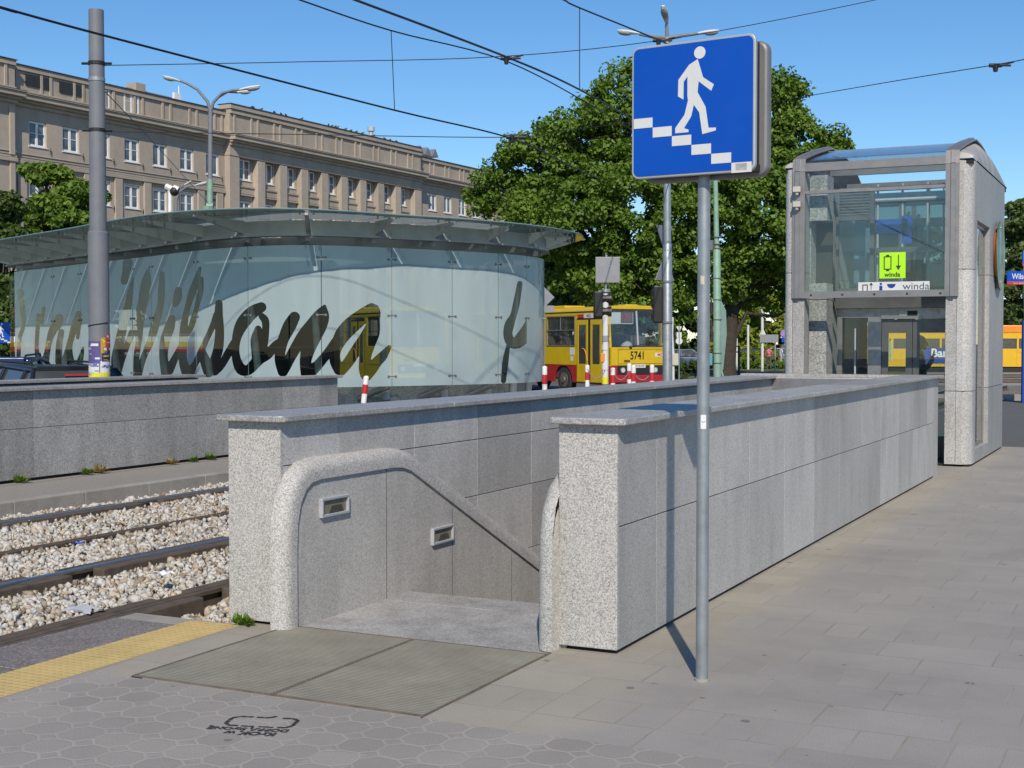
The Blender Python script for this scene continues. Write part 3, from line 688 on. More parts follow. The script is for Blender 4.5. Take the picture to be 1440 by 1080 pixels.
m.build('front_column', GRT, t, smooth=True); ms.build('side_wall', GRTS, t, smooth=True)
# inner granite pier with niche
mi.box(-4.54, 18.6, .02, -4.3, 18.98, 2.19, .4); mi.box(-4.54, 18.6, 2.2, -4.3, 18.98, 2.42, .6); mi.box(-4.54, 18.6, 3.28, -4.3, 18.98, 3.9, .5)
mi.box(-4.54, 18.6, 2.42, -4.52, 18.9, 3.28, .5)
mi.build('inner_pier', GRIN, t)
MB(o).box(X0+.05, Y0+.06, 0, X1-.03, Y1-.1, .028).build('base_gap', DARK, t)
MB(o).box(-4.535, 18.94, 2.425, -4.302, 18.97, 3.275).build('niche_back', pm('niche_dark', (.035, .035, .033), .6), t)
# side windows
for x, ya, yb in ((X1-.08, 18.551, 19.899), (X0+.08, 18.551, 19.699)):
    g = MB(o).box(x-.006, ya, .2, x+.006, yb, 3.2).build('side_window', GLASSD, t)
    fr = MB(o)
    for (a, b, c, d) in ((ya, .2, yb, .25), (ya, 3.15, yb, 3.2), (ya, .25, ya+.04, 3.15), (yb-.04, .25, yb, 3.15)): fr.box(x-.02, a, b, x+.02, c, d)
    fr.build('window_frame', RIB, g)
# roof: low arch in the y-z plane
def arch(y0, y1, z0, zp, n=16, front=.55):
    pts = []
    for q in (0, .004, .02, .05, .1, .16, .22, .28, .34, .42, .5, .58, .66, .74, .82, .89, .95, 1):
        y = y0 + (y1-y0)*q; a = .2+.8*(q/.42)*(1.16-.16*q/.42) if q <= .42 else 1 - ((q-.42)/.58)**2.9
        pts.append((y, z0 + (zp-z0)*(a if q else 0)))
    return pts
AR = arch(Y0, Y1, ZS, 4.39)
m = MB(o); m.box(X0+.012, Y0+.025, 3.9, -4.52, Y1-.06, ZS+.003); m.box(-2.52, Y0+.025, 3.9, X1-.012, Y1-.06, ZS+.003); m.build('roof_seam', DARK, t)
for xa, xb, lab in ((-2.66, X1, 1), (X0, -4.5, -1)):
    m = MB(o); n_ = len(AR); vs = []; K = 10
    for k in range(K+1):
        q = math.sin(k/K*math.pi/2); xx = xa + (xb-xa)*q if lab > 0 else xb + (xa-xb)*q
        for (y, z) in AR: vs.append((xx, y, ZS + .004 + (z-ZS)*max(0, 1-q**2.4)**.5))
    fs = [(k*n_+i, k*n_+i+1, (k+1)*n_+i+1, (k+1)*n_+i) for k in range(K) for i in range(n_-1)]
    m.add(vs, fs); m.build('roof_cap', CAPM, t, smooth=True)
FR = [(Y0-.015, 2.2), (Y0-.015, 3.9)] + [(y, z+.02) for y, z in AR[:-1]]
def strip(m, x0, x1, path, dn=.03):
    "bar following the glazing line"
    for a, b in zip(path[:-1], path[1:]):
        ny, nz = -(b[1]-a[1]), (b[0]-a[0]); L = math.hypot(ny, nz); ny, nz = ny/L*dn, nz/L*dn
        m.prism([(a[0], a[1]), (b[0], b[1]), (b[0]+ny, b[1]+nz), (a[0]+ny, a[1]+nz)], 0, x0, x1)
m = MB(o)
for x0, x1, d in ((-2.67, -2.6, .02), (-2.6, -2.545, .04), (-2.545, -2.5, .015), (-4.66, -4.62, .015), (-4.62, -4.56, .04), (-4.56, -4.49, .02)): strip(m, x0, x1, FR, d)
m.build('glazing_rib', RIB, t)
# front glazing
g = MB(o).box(-4.49, Y0+.0, 2.29, -2.67, Y0+.012, 3.6).build('front_glass', GLASS, t)
m = MB(o); path = [(Y0, 3.64), (Y0, 3.9)] + AR[:4]
vs = []; fs = []
for (y, z) in path: vs += [(-4.49, y, z), (-2.67, y, z)]
fs = [(2*i, 2*i+1, 2*i+3, 2*i+2) for i in range(len(path)-1)]; m.add(vs, fs); m.build('curved_glass', GLASS, t)
m = MB(o); vs = []
for (y, z) in AR[2:-3]: vs += [(-4.49, y, z), (-2.67, y, z)]
m.add(vs, [(2*i, 2*i+1, 2*i+3, 2*i+2) for i in range(len(AR[2:-3])-1)]); m.build('roof_glass', glassy('roof_glass_blue', (.8, .85, .88), 1.6), t)
m = MB(o); m.box(-4.49, Y0-.03, 2.2, -2.67, Y0+.03, 2.288); m.box(-4.49, Y0-.012, 3.6, -2.67, Y0+.05, 3.642)
m.box(-4.49, Y0-.035, 3.9, -2.67, Y0+.03, 4.01); m.box(-4.49, AR[8][0], AR[8][1]-.09, -2.67, AR[8][0]+.06, AR[8][1]+.006)
for yy, zz in ((19.6, 4.0), (20.7, 3.9)): m.box(-4.49, yy, zz, -2.67, yy+.08, zz+.1)
m.build('cross_bar', RIB, t)
m = MB(o)
for k in range(5): m.disc((-4.4+k*.42, Y0-.03, 2.24), (0, -1, 0), .014, .006, 10)
m.build('bar_bolt', BLACK, t)
# second glazing plane and lift doors
YI = 19.0
m = MB(o)
for x0, x1, z0, z1 in ((-4.27, -4.23, 2.36, 3.36), (-3.8, -3.74, 2.3, 3.75), (-2.72, -2.66, 2.3, 3.75), (-4.27, -2.66, 2.3, 2.36), (-4.23, -3.8, 3.3, 3.36), (-3.74, -2.72, 3.69, 3.75)): m.box(x0, YI, z0, x1, YI+.05, z1)
m.build('shaft_frame', FRM, t)
MB(o).box(-4.23, YI+.02, 2.36, -2.72, YI+.026, 3.7).build('shaft_glass', GLASS, t)
m = MB(o)
for k in range(9): m.prism([(YI, 3.38+k*.04), (YI+.03, 3.4+k*.04), (YI+.03, 3.408+k*.04), (YI, 3.388+k*.04)], 0, -4.23, -3.8)
m.box(-4.23, YI+.032, 3.36, -3.8, YI+.04, 3.75); m.build('louvre', ALU, t)
m = MB(o); m.box(-4.27, YI-.01, 2.08, -2.66, YI+.12, 2.295); m.build('transom_panel', FRM, t)
DW = 19.12
m = MB(o)
m.box(-4.27, DW, .02, -4.2, DW+.1, 2.08); m.box(-3.84, DW, .02, -3.66, DW+.1, 2.08); m.box(-4.2, DW, 1.95, -3.84, DW+.1, 2.08)
m.box(-3.66, DW-.02, 1.93, -2.66, DW+.1, 2.078); m.box(-2.72, DW-.02, .02, -2.66, DW+.1, 1.93); m.box(-4.2, DW, .02, -3.84, DW+.1, .2)
m.build('door_frame', ALU, t)
MB(o).box(-4.2, DW+.04, .2, -3.84, DW+.05, 1.95).build('side_light', GLASSD, t)
m = MB(o); m.tube([(-4.02, DW+.02, .5), (-4.02, DW+.02, 1.8)], .014, 10); m.build('handrail', ALUL, t)
for x0, x1 in ((-3.655, -3.245), (-3.235, -2.725)):
    m = MB(o); y_ = DW+.03; f_ = .085
    m.box(x0, y_, .02, x0+f_, y_+.04, 1.925); m.box(x1-f_, y_, .02, x1, y_+.04, 1.925); m.box(x0+f_, y_, 1.74, x1-f_, y_+.04, 1.925); m.box(x0+f_, y_, .02, x1-f_, y_+.04, .3)
    d = m.build('lift_door', FRM, t)
    MB(o).box(x0+f_, y_+.016, .3, x1-f_, y_+.024, 1.74).build('door_glass', GLASS, d)
m = MB(o); m.box(-3.3, DW-.03, 1.975, -3.17, DW-.02, 2.04); b = m.build('floor_display', BLACK, t)
m = MB(o); m.box(-3.41, DW-.028, 1.975, -3.305, DW-.021, 2.04); m.box(-3.165, DW-.028, 1.975, -3.06, DW-.021, 2.04); m.build('button_plate', ALUL, t)
# far glazing of the shaft and its floor
m = MB(o); m.box(-4.5, Y1-.3, 3.86, -2.6, Y1-.24, 3.95); m.box(-4.5, Y1-.3, .05, -2.6, Y1-.24, .15); m.box(-3.7, Y1-.3, .15, -3.64, Y1-.24, 3.86); m.box(-3.64, Y1-.3, 2.1, -2.6, Y1-.24, 2.18); m.box(-4.5, Y1-.3, 2.1, -3.7, Y1-.24, 2.18)
m.build('rear_frame', FRM, t)
MB(o).box(-4.5, Y1-.275, .15, -2.6, Y1-.268, 2.1).build('rear_glass', GLASS, t); MB(o).box(-4.5, Y1-.275, 2.18, -2.6, Y1-.268, 3.86).build('rear_upper_glass', glassy('dusty_rear_glass', (.45, .52, .5), 1.45, 0, 1, 1.5), t)
m = MB(o); m.box(-4.3, 20.7, 2.15, -3.45, 21.3, 3.35); m.box(-4.0, 20.3, 2.6, -3.6, 20.66, 2.95); m.box(-3.3, 20.3, 2.2, -2.95, 20.7, 2.75); m.box(-4.3, 20.2, 2.12, -2.7, 21.5, 2.2); m.build('lift_motor', pm('machine_grey', (.07, .075, .08), .5, .2, .3, 3), t)
m = MB(o)
for k in range(3): m.tube([(-3.9+.35*k, 20.05, 2.2), (-3.9+.35*k, 20.05, 3.9)], .018, 8)
for k in range(2): m.tube([(-4.25, 19.6+.5*k, 3.62), (-2.7, 19.6+.5*k, 3.62)], .03, 8)
m.build('guide_rail', ALUL, t)
MB(o).box(-4.4, 20.0, 3.7, -2.7, 21.4, 3.76).build('ceiling_panel', pm('pale_ceiling', (.5, .52, .5), .6), t)
MB(o).box(-4.5, DW+.11, .0, -2.6, Y1-.3, .03).build('lift_floor', RUBBER, t)
# cabin machinery
m = MB(o)
m.box(-4.2, 19.9, 2.2, -3.9, 20.6, 2.5); m.box(-3.5, 20.0, 2.25, -2.9, 20.8, 2.38); m.box(-4.2, 20.0, 2.9, -2.7, 20.1, 2.98); m.box(-3.6, 20.05, 2.5, -3.52, 20.12, 3.7); m.box(-4.3, 20.4, 3.3, -2.6, 20.55, 3.42)
m.tube([(-3.2, 20.2, 2.4), (-3.2, 20.2, 3.9)], .015, 8); m.tube([(-3.0, 20.2, 2.4), (-3.0, 20.2, 3.9)], .012, 8); m.tube([(-4.05, 19.6, 2.4), (-4.05, 19.6, 3.2)], .02, 8)
m.build('lift_machinery', FRM, t)
m = MB(o); m.box(-4.12, 19.5, 2.4, -3.86, 19.7, 3.3); m.build('control_cabinet', pm('blue_cabinet', (.1, .2, .28), .5), t)
m = MB(o); m.box(-3.72, YI+.032, 3.1, -3.3, YI+.04, 3.3); m.box(-3.38, YI+.032, 2.96, -3.24, YI+.04, 3.34); m.build('rear_sticker', BLUE, t)
# signs on the lift
sg = MB(o).box(-3.50, Y0-.012, 2.445, -3.165, Y0-.004, 2.785).build('green_sign', pm('lime_green_sign', (.40, .80, .01), .5, 0, .03, 3), t)
INKB = pm('dark_print', (.02, .045, .02), .6)
m = MB(o); yb = Y0-.0135
def fr2(m, x0, z0, x1, z1, w_, y):
    for a in ((x0, z0, x1, z0+w_), (x0, z1-w_, x1, z1), (x0, z0+w_, x0+w_, z1-w_), (x1-w_, z0+w_, x1, z1-w_)): m.box(a[0], y-.001, a[1], a[2], y+.0008, a[3])
fr2(m, -3.445, 2.56, -3.345, 2.735, .013, yb); m.box(-3.415, yb-.001, 2.735, -3.375, yb+.0008, 2.755); m.box(-3.415, yb-.001, 2.54, -3.375, yb+.0008, 2.56)
m.box(-3.262, yb-.001, 2.6, -3.25, yb+.0008, 2.75); m.prism([(-3.29, 2.61), (-3.222, 2.61), (-3.256, 2.55)], 1, yb-.001, yb+.0008)
m.build('lift_symbol', INKB, sg)
def world_text(name, s, size, mat, parent, wloc, rot=(math.pi/2, 0, 0), **k):
    "text facing -Y at a world place, for an unrotated parent"
    return text_obj(name, s, size, mat, parent, Vector(wloc)-parent.location, rot, **k)
ob = world_text('lettering', 'winda', .085, INKB, t, (-3.333, yb, 2.492), bold=.002); ob.parent = sg
st = MB(o).box(-3.775, Y0-.01, 2.289, -2.86, Y0-.004, 2.4).build('white_strip_sign', SIGNW, t)
m = MB(o); y_ = Y0-.0115; fr2(m, -3.72, 2.22, -3.65, 2.37, .012, y_); m.box(-3.61, y_-.001, 2.3, -3.602, y_, 2.38); m.prism([(-3.63, 2.36), (-3.582, 2.36), (-3.606, 2.395)], 1, y_-.001, y_); m.build('lift_symbol', DARK, st)
m = MB(o); m.box(-3.5, y_-.001, 2.29, -3.46, y_, 2.35); m.disc((-3.48, y_, 2.375), (0, -1, 0), .016, .002, 12); m.prism([(-3.345+.055*math.cos(q), 2.372+.055*math.sin(q)) for q in np.linspace(math.pi, 2*math.pi, 14)], 1, y_-.001, y_); m.build('info_symbol', pm('dark_blue_print', (.01, .04, .25), .5), st)
ob = world_text('lettering', 'winda', .13, pm('grey_blue_print', (.05, .07, .12), .6), t, (-3.03, y_, 2.335), sx=1.1); ob.parent = st
# floodlights on the left rib
for z in (3.62, 3.42):
    f = MB(o); f.box(-4.63, Y0-.14, z, -4.53, Y0-.07, z+.075); f.tube([(-4.58, Y0-.1, z-.0), (-4.58, Y0-.1, z-.04)], [.03, .02], 10); f.build('floodlight', pm('off_white_plastic', (.5, .48, .42), .6), t, bevel=.008)
# round sign on the side
m = MB(o); m.disc((-2.29, 20.75, 2.86), (1, 0, 0), .5, .02, 36); mr = m.build('round_sign', pm('olive_enamel', (.07, .10, .045), .35, 0, .15, 2), t, smooth=True)
m = MB(o); m.tube([(-2.3, 20.75+.42*math.cos(q), 2.86+.42*math.sin(q)) for q in np.linspace(math.pi*.75, math.pi*1.25, 14)], .03, 8); m.build('orange_rim', pm('orange_enamel', (.6, .12, .03), .4), mr)
m = MB(o)
for z in (3.25, 2.47): m.tube([(-2.33, 20.6, z), (-2.25, 20.6, z)], .012, 8)
m.build('sign_bracket', STEEL, mr)
# ================================================================== glass pavilion
CTRL = [(-25.63, 24.5), (-23.3, 23.42), (-21.05, 22.4), (-18.98, 21.5), (-17.17, 20.62), (-15.93, 20.1), (-14.95, 19.88), (-14.1, 19.98), (-13.45, 20.5), (-12.93, 21.35), (-12.3, 22.5), (-11.86, 23.62), (-11.7, 24.6), (-11.85, 25.7), (-12.6, 26.9), (-14.2, 28.2), (-17, 29.2), (-20.5, 29.4), (-23.6, 28.8), (-25.6, 27.6), (-26.5, 26.1), (-26.35, 25.1)]
def spline(C, per=14):
    P = [np.array(c) for c in C]; n = len(P); out = []
    for i in range(n):
        a, b, c, d = P[i-1], P[i], P[(i+1) % n], P[(i+2) % n]
        for k in range(per):
            q = k/per; out.append(.5*((2*b)+(c-a)*q+(2*a-5*b+4*c-d)*q*q+(3*b-a-3*c+d)*q**3))
    return np.array(out)
LOOP = spline(CTRL); NL = len(LOOP)
SEGL = np.linalg.norm(np.roll(LOOP, -1, 0)-LOOP, axis=1); ARC = np.concatenate([[0], np.cumsum(SEGL)]); TOT = ARC[-1]
tan_ = np.roll(LOOP, -1, 0)-np.roll(LOOP, 1, 0); tan_ /= np.linalg.norm(tan_, axis=1)[:, None]
NRM = np.stack([tan_[:, 1], -tan_[:, 0]], 1)
if np.sum(NRM*(LOOP-LOOP.mean(0))) < 0: NRM = -NRM
def on(s, off=0.0):
    s = s % TOT; i = int(np.searchsorted(ARC, s, 'right')-1) % NL; q = (s-ARC[i])/SEGL[i]
    p = LOOP[i]*(1-q)+LOOP[(i+1) % NL]*q; n_ = NRM[i]*(1-q)+NRM[(i+1) % NL]*q; n_ /= np.linalg.norm(n_)
    return p + n_*off, n_
GZ0, GZ1 = .80, 3.34
def proj(P):
    Q = P - np.array([0, 0, CAM_H]); F_, Rr, Uu = (np.array(q[:]) for q in (_F, _R, _U)); d = Q@F_
    return 720+FPX*(Q@Rr)/d, 540-FPX*(Q@Uu)/d
# strokes of the big script lettering, traced as (x, y, half width) chains in picture units
def K(ox, oy, sc, chains): return [[(ox+x/sc, oy+y/sc, r/sc) for x, y, r in c] for c in chains]
STROKES = K(160, 360, 6, [
 [(166,180,4),(140,300,20),(122,410,27),(86,560,32),(45,740,35),(15,870,33),(20,990,30)], [(30,980,32),(62,900,22),(98,790,22),(150,660,25),(190,560,30)],
 [(288,120,10),(272,230,38),(238,420,37),(205,560,46),(212,700,24),(194,830,22),(188,910,20),(192,1010,24)],
 [(205,1000,30),(250,860,22),(310,720,28),(350,580,32),(390,430,25),(402,300,25),(408,150,18)], [(118,60,40),(105,130,30),(90,210,28)],
 [(545,292,27),(538,350,33),(520,405,22)], [(492,525,26),(472,600,38),(432,720,38),(420,850,32),(440,985,38)], [(465,965,36),(520,855,25),(556,770,16)],
 [(728,100,8),(692,225,26),(660,310,28),(622,440,21),(596,560,26),(588,690,34),(582,810,30),(588,900,34),(615,990,38)],
 [(738,190,14),(732,300,20),(700,430,16),(662,570,22),(628,660,12)], [(640,980,38),(690,905,22),(735,810,24),(785,700,20),(835,590,22),(872,500,30)],
 [(888,400,26),(885,500,32),(893,640,34),(880,790,38),(842,900,36),(800,985,36)], [(745,800,22),(770,880,40),(800,980,40)],
 [(850,965,40),(905,925,28),(960,830,30),(1015,730,26)]]) + K(280, 380, 6.75, [
 [(590,352,44),(505,400,56),(415,500,58),(362,620,42),(346,740,32),(356,850,38),(400,940,48),(470,945,44),(545,870,48),(590,830,45)],
 [(598,440,28),(628,480,32),(632,560,30),(610,680,42),(580,790,50)], [(560,560,30),(546,660,52),(545,760,45),(550,830,45)],
 [(600,835,40),(660,790,42),(720,710,30),(748,672,14)],
 [(905,446,48),(858,530,58),(802,650,48),(772,760,46),(765,860,42),(795,960,46)], [(815,930,44),(865,830,45),(915,740,48),(990,610,48),(1080,500,50),(1145,420,46),(1190,345,14)],
 [(1190,360,18),(1180,440,50),(1150,530,58),(1085,640,66),(1035,750,62),(1010,870,50),(1020,975,52)]]) + K(390, 400, 6.75, [
 [(445,215,14),(440,320,40),(400,430,40),(330,560,40)], [(300,830,62),(370,780,45),(440,700,40),(500,620,38),(545,540,30)],
 [(895,230,48),(810,300,66),(700,390,74),(612,490,68),(556,620,46),(548,720,48),(585,810,46)],
 [(608,820,42),(680,730,46),(750,620,46),(830,500,46),(900,390,52),(930,300,44)], [(922,235,42),(940,270,36)],
 [(918,340,52),(905,450,64),(868,560,60),(836,680,52),(828,790,50),(838,855,48)], [(850,870,42),(895,800,52),(950,730,44),(1000,680,40),(1062,595,16)]]) + K(620, 340, 4.907, [
 [(545,288,15),(522,420,20),(500,510,20),(474,570,30),(462,635,28),(482,690,32),(520,698,36),(565,660,44),(602,590,34),(624,520,22),(634,470,10)], [(463,720,10),(445,830,18),(432,960,14)]]) + K(10, 360, 6, [
 [(440,520,30),(425,575,36),(390,620,32),(355,720,22),(335,850,20),(332,960,20)], [(458,640,20),(440,750,24),(435,890,26)], [(480,900,26),(510,800,20),(525,720,14)],
 [(605,490,22),(575,580,28),(545,680,22),(525,780,22),(545,900,24),(590,945,30),(625,850,18),(640,775,6)], [(612,540,18),(596,690,10)],
 [(265,500,14),(255,650,14),(250,780,14),(270,910,20),(312,870,15),(340,760,10)], [(310,440,12),(290,560,12)], [(110,300,24),(140,560,14),(105,700,14),(95,900,14)]])
def smooth(ch):
    if len(ch) < 3: return ch
    C = [np.array(c, float) for c in ch]; out = []
    for i in range(len(C)-1):
        a, b, c, d = C[max(i-1, 0)], C[i], C[i+1], C[min(i+2, len(C)-1)]
        for k in range(5): q = k/5; out.append(tuple(.5*((2*b)+(c-a)*q+(2*a-5*b+4*c-d)*q*q+(3*b-a-3*c+d)*q**3)))
    return out+[tuple(C[-1])]
STROKES = [smooth(c) for c in STROKES]
def sdf(u, v):
    d = np.full(u.shape, 1e9); fat = .7
    for ch in STROKES:
        for (x0, y0, r0), (x1, y1, r1) in zip(ch[:-1], ch[1:]):
            L2 = (x1-x0)**2+(y1-y0)**2; q = (((u-x0)*(x1-x0)+(v-y0)*(y1-y0))/max(L2, 1e-6)).clip(0, 1)
            d = np.minimum(d, np.hypot(u-x0-q*(x1-x0), v-y0-q*(y1-y0)) - (r0+q*(r1-r0)) - fat)
    return d
FROST2 = FROST; CLEAR = glassy('letter_glass', (.27, .33, .32), 1.4, 0, 1, .1)
t = thing('glass_pavilion', 'curved frosted glass metro entrance pavilion with big script lettering and a glass canopy', 'pavilion', (-17, 24.5, 0)); o = t.location
def s_at_u(u):
    "arc position on the front of the loop seen at picture column u"
    best = None
    for s in np.linspace(0, ARC[13*14+4], 1500):
        p, n_ = on(s)
        uu, vv = proj(np.array([[p[0], p[1], 2.0]])); d = abs(uu[0]-u)
        if best is None or d < best[0]: best = (d, s)
    return best[1]
JU = [20, 75, 113, 147, 186, 213, 276, 349, 452, 551, 636, 701, 741]
JS = [s_at_u(u) for u in JU] + [ARC[13*14], ARC[14*14], ARC[15*14]]
def glass_panel(s0, s1, letters):
    st_ = .022 if letters else .25; nx = max(2, int((s1-s0-.012)/st_)); nz = int((GZ1-GZ0)/st_)+1
    ss = np.linspace(s0+.006, s1-.006, nx+1); zz = np.linspace(GZ0, GZ1, nz+1)
    pp = np.array([on(s)[0] for s in ss])
    X = np.broadcast_to(pp[:, None, 0], (nx+1, nz+1)); Y = np.broadcast_to(pp[:, None, 1], X.shape); Z = np.broadcast_to(zz[None], X.shape)
    V = np.stack([X, Y, Z], -1)
    if letters:
        u, v = proj(V.reshape(-1, 3)); D = sdf(u, v).reshape(X.shape)
    else: D = np.ones(X.shape)
    fv = []; ff = []; cv = []; cf = []
    idx = {}
    def emit(pts, vs, fs, cache):
        ids = []
        for key, p in pts:
            if key not in cache: cache[key] = len(vs); vs.append(p)
            ids.append(cache[key])
        if len(ids) > 2: fs.append(ids)
    ca, cb = {}, {}
    for i in range(nx):
        for j in range(nz):
            cs = [(i, j), (i+1, j), (i+1, j+1), (i, j+1)]; ds = [D[c] for c in cs]
            if min(ds) > 0: emit([(c, V[c]) for c in cs], fv, ff, ca); continue
            if max(ds) <= 0: emit([(c, V[c]) for c in cs], cv, cf, cb); continue
            A = []; B = []
            for k in range(4):
                c, e = cs[k], cs[(k+1) % 4]; d0, d1 = ds[k], ds[(k+1) % 4]
                (A if d0 > 0 else B).append((c, V[c]))
                if (d0 > 0) != (d1 > 0):
                    q = d0/(d0-d1); key = (min(c, e), max(c, e)); p = V[c]*(1-q)+V[e]*q
                    A.append((key, p)); B.append((key, p))
            emit(A, fv, ff, ca); emit(B, cv, cf, cb)
    m = MB(o); m.add(fv, ff); g = m.build('glass_panel', FROST, t, smooth=True)
    if cf: m = MB(o); m.add(cv, cf); m.build('clear_lettering', CLEAR, g, smooth=True)
    # bright polished edges of the pane
    m = MB(o)
    for s in (s0+.006, s1-.006):
        p, n_ = on(s); q = p - n_*.012; m.quad((p[0], p[1], GZ0), (q[0], q[1], GZ0), (q[0], q[1], GZ1), (p[0], p[1], GZ1))
    m.build('pane_edge', EDGEG, g)
    return g
EDGEG = pm('glass_edge', (.18, .27, .27), .3, 0, .1, 5)
for i in range(len(JS)-1): glass_panel(JS[i], JS[i+1], i < 12)
# far side: clear panes
s = JS[-1]+.02
while s < TOT-1.5:
    e = min(s+2.2, TOT-.6); m = MB(o); vs = []; 
    for q in np.linspace(s, e, 7): p, n_ = on(q); vs += [(p[0], p[1], GZ0), (p[0], p[1], GZ1)]
    m.add(vs, [(2*i, 2*i+2, 2*i+3, 2*i+1) for i in range(6)]); m.build('rear_pane', GLASS, t, smooth=True); s = e+.015
# base wall
def ringwall(m, s0, s1, off0, off1, z0, z1, n):
    vs = []
    for q in np.linspace(s0, s1, n+1):
        a, _ = on(q, off0); b, _ = on(q, off1); vs += [(a[0], a[1], z0), (b[0], b[1], z0), (b[0], b[1], z1), (a[0], a[1], z1)]
    fs = [(4*i+k, 4*i+(k+1) % 4, 4*i+4+(k+1) % 4, 4*i+4+k) for i in range(n) for k in range(4)]
    m.add(vs, fs+[(0, 1, 2, 3), (4*n, 4*n+1, 4*n+2, 4*n+3)])
m = MB(o); ringwall(m, 0, JS[-1]+2, -.38, -.62, -.3, .93, 90); m.build('base_wall', granite('pale_base_granite', .2, .34, .45, 70, .8, (1, .99, .93), .2, .1), t, smooth=True)
m = MB(o); ringwall(m, JS[-1]+2, TOT, -.38, -.62, -.3, .6, 60); m.build('rear_base_wall', GR_SIDE, t, smooth=True)
# struts with spider fittings at the joints
for s in JS[1:14]:
    m = MB(o); a, n_ = on(s+.06, -.34); b, _ = on(s-.1, -.2); c, _ = on(s-.16, -.12)
    m.tube([(a[0], a[1], .55), (a[0]*.5+b[0]*.5, a[1]*.5+b[1]*.5, 1.1), (b[0], b[1], 2.1)], [.075, .07, .06], 12); m.tube([(b[0], b[1], 2.08), (c[0], c[1], 3.12)], [.045, .035], 10)
    e, _ = on(s, .0); m.tube([(c[0], c[1], 3.12), (e[0], e[1], 3.13)], .022, 8)
    k_ = m.build('strut', pm('strut_pale_steel', (.55, .56, .56), .45, .1, .08, 5), t, smooth=True)
    m = MB(o)
    for z in (3.13, 2.1, .98):
        l, r = on(s-.075, .0)[0], on(s+.075, .0)[0]; m.tube([(l[0], l[1], z), (r[0], r[1], z)], .01, 6)
        for p_, nn in ((l, on(s-.075)[1]), (r, on(s+.075)[1])): m.disc((p_[0]-nn[0]*.02, p_[1]-nn[1]*.02, z), (nn[0], nn[1], 0), .022, .035, 10)
    m.build('fitting', STEELD, k_)
# lower struts that poke out beneath the glass
for s in JS[7:12]:
    m = MB(o); a, n_ = on(s-.5, -.4); b, _ = on(s-.05, -.05); m.tube([(a[0], a[1], .56), (b[0], b[1], .80)], .06, 12); m.build('foot_strut', STEELD, t, smooth=True)
# ring beam, outriggers, radial beams, canopy glass
m = MB(o); ringwall(m, 0, TOT, .04, -.06, 3.53, 3.78, 150); ringwall(m, 0, TOT, .1, -.12, 3.5, 3.53, 150); m.build('ring_beam', pm('ring_beam_shaded_steel', (.33, .335, .325), .5, .1, .12, 3), t, smooth=True)  # canopy steel in a darker tone, shade behind the outriggers put into the colour
CS = pm('canopy_steel', (.44, .445, .43), .5, .1, .12, 3)
m2 = pm('canopy_white_steel', (.42, .43, .41), .55, .1, .12, 3)
NB_ = 30
def ov(s, full):
    n_ = on(s)[1]; return full - .78*max(0, n_[0])**2
for k in range(NB_):
    s = TOT*k/NB_; a, n_ = on(s, .04); b, _ = on(s, ov(s, 1.22)); tx = np.array([-n_[1], n_[0]])*.03
    m = MB(o); vs = []
    for sg_ in (-1, 1):
        for p, z0, z1 in ((a, 3.56, 3.8), (b, 3.785, 3.82)):
            vs += [(p[0]+tx[0]*sg_, p[1]+tx[1]*sg_, z0), (p[0]+tx[0]*sg_, p[1]+tx[1]*sg_, z1)]
    m.add(vs, [(0,2,3,1),(4,5,7,6),(0,1,5,4),(2,6,7,3),(1,3,7,5),(0,4,6,2)]); og = m.build('outrigger', CS, t)
    m = MB(o)
    for dd in (.9, 1.15, 1.25):
        p, _ = on(s, ov(s, dd))
        for sg_ in (-1, 1): m.cyl(p[0]+tx[0]*sg_*4, p[1]+tx[1]*sg_*4, 3.82, 3.885, .016, 8)
    m.build('glass_clamp', STEEL, og)
CEN = LOOP.mean(0)
inner = lambda s, d: on(s, -d)[0]
for k in range(NB_):
    s = TOT*k/NB_; a, n_ = on(s, -.06); b = a + (CEN-a)*.62; d = (b-a)/np.linalg.norm(b-a); tx = np.array([-d[1], d[0]])*.035
    m = MB(o); vs = []
    for sg_ in (-1, 1):
        for p, z0, z1 in ((a, 3.42, 3.72), (b, 3.42, 3.72)): vs += [(p[0]+tx[0]*sg_, p[1]+tx[1]*sg_, z0), (p[0]+tx[0]*sg_, p[1]+tx[1]*sg_, z1)]
    m.add(vs, [(0,2,3,1),(4,5,7,6),(0,1,5,4),(2,6,7,3),(1,3,7,5),(0,4,6,2)]); m.build('radial_beam', m2, t)
m = MB(o)
vs = [(CEN[0]+(p[0]-CEN[0])*f, CEN[1]+(p[1]-CEN[1])*f, z) for f in (.36, .40) for z in (3.35, 3.72) for p in LOOP[::4]]; n_ = len(LOOP[::4])
m.add(vs, [(a*n_+i, a*n_+(i+1) % n_, b*n_+(i+1) % n_, b*n_+i) for a, b in ((0, 1), (2, 3), (0, 2), (1, 3)) for i in range(n_)]); m.build('inner_ring_beam', m2, t)
for k in range(NB_):
    s0, s1 = TOT*k/NB_+.02, TOT*(k+1)/NB_-.02; m = MB(o); vs = []
    for q in np.linspace(s0, s1, 6): a, _ = on(q, ov(q, 1.42)); b, _ = on(q, -.75); vs += [(a[0], a[1], 3.85), (b[0], b[1], 3.87), (a[0], a[1], 3.872), (b[0], b[1], 3.892)]
    m.add(vs, [(4*i+a, 4*i+b, 4*i+4+b, 4*i+4+a) for i in range(5) for a, b in ((0, 1), (2, 3), (0, 2), (1, 3))]); m.build('canopy_glass', GLASSR, t)
m = MB(o); m.tube([(on(TOT*k/160, ov(TOT*k/160, 1.43))[0][0], on(TOT*k/160, ov(TOT*k/160, 1.43))[0][1], 3.862) for k in range(161)], .016, 6, False); m.build('canopy_edge', EDGEG, t, smooth=True)
m = MB(o); vs = []
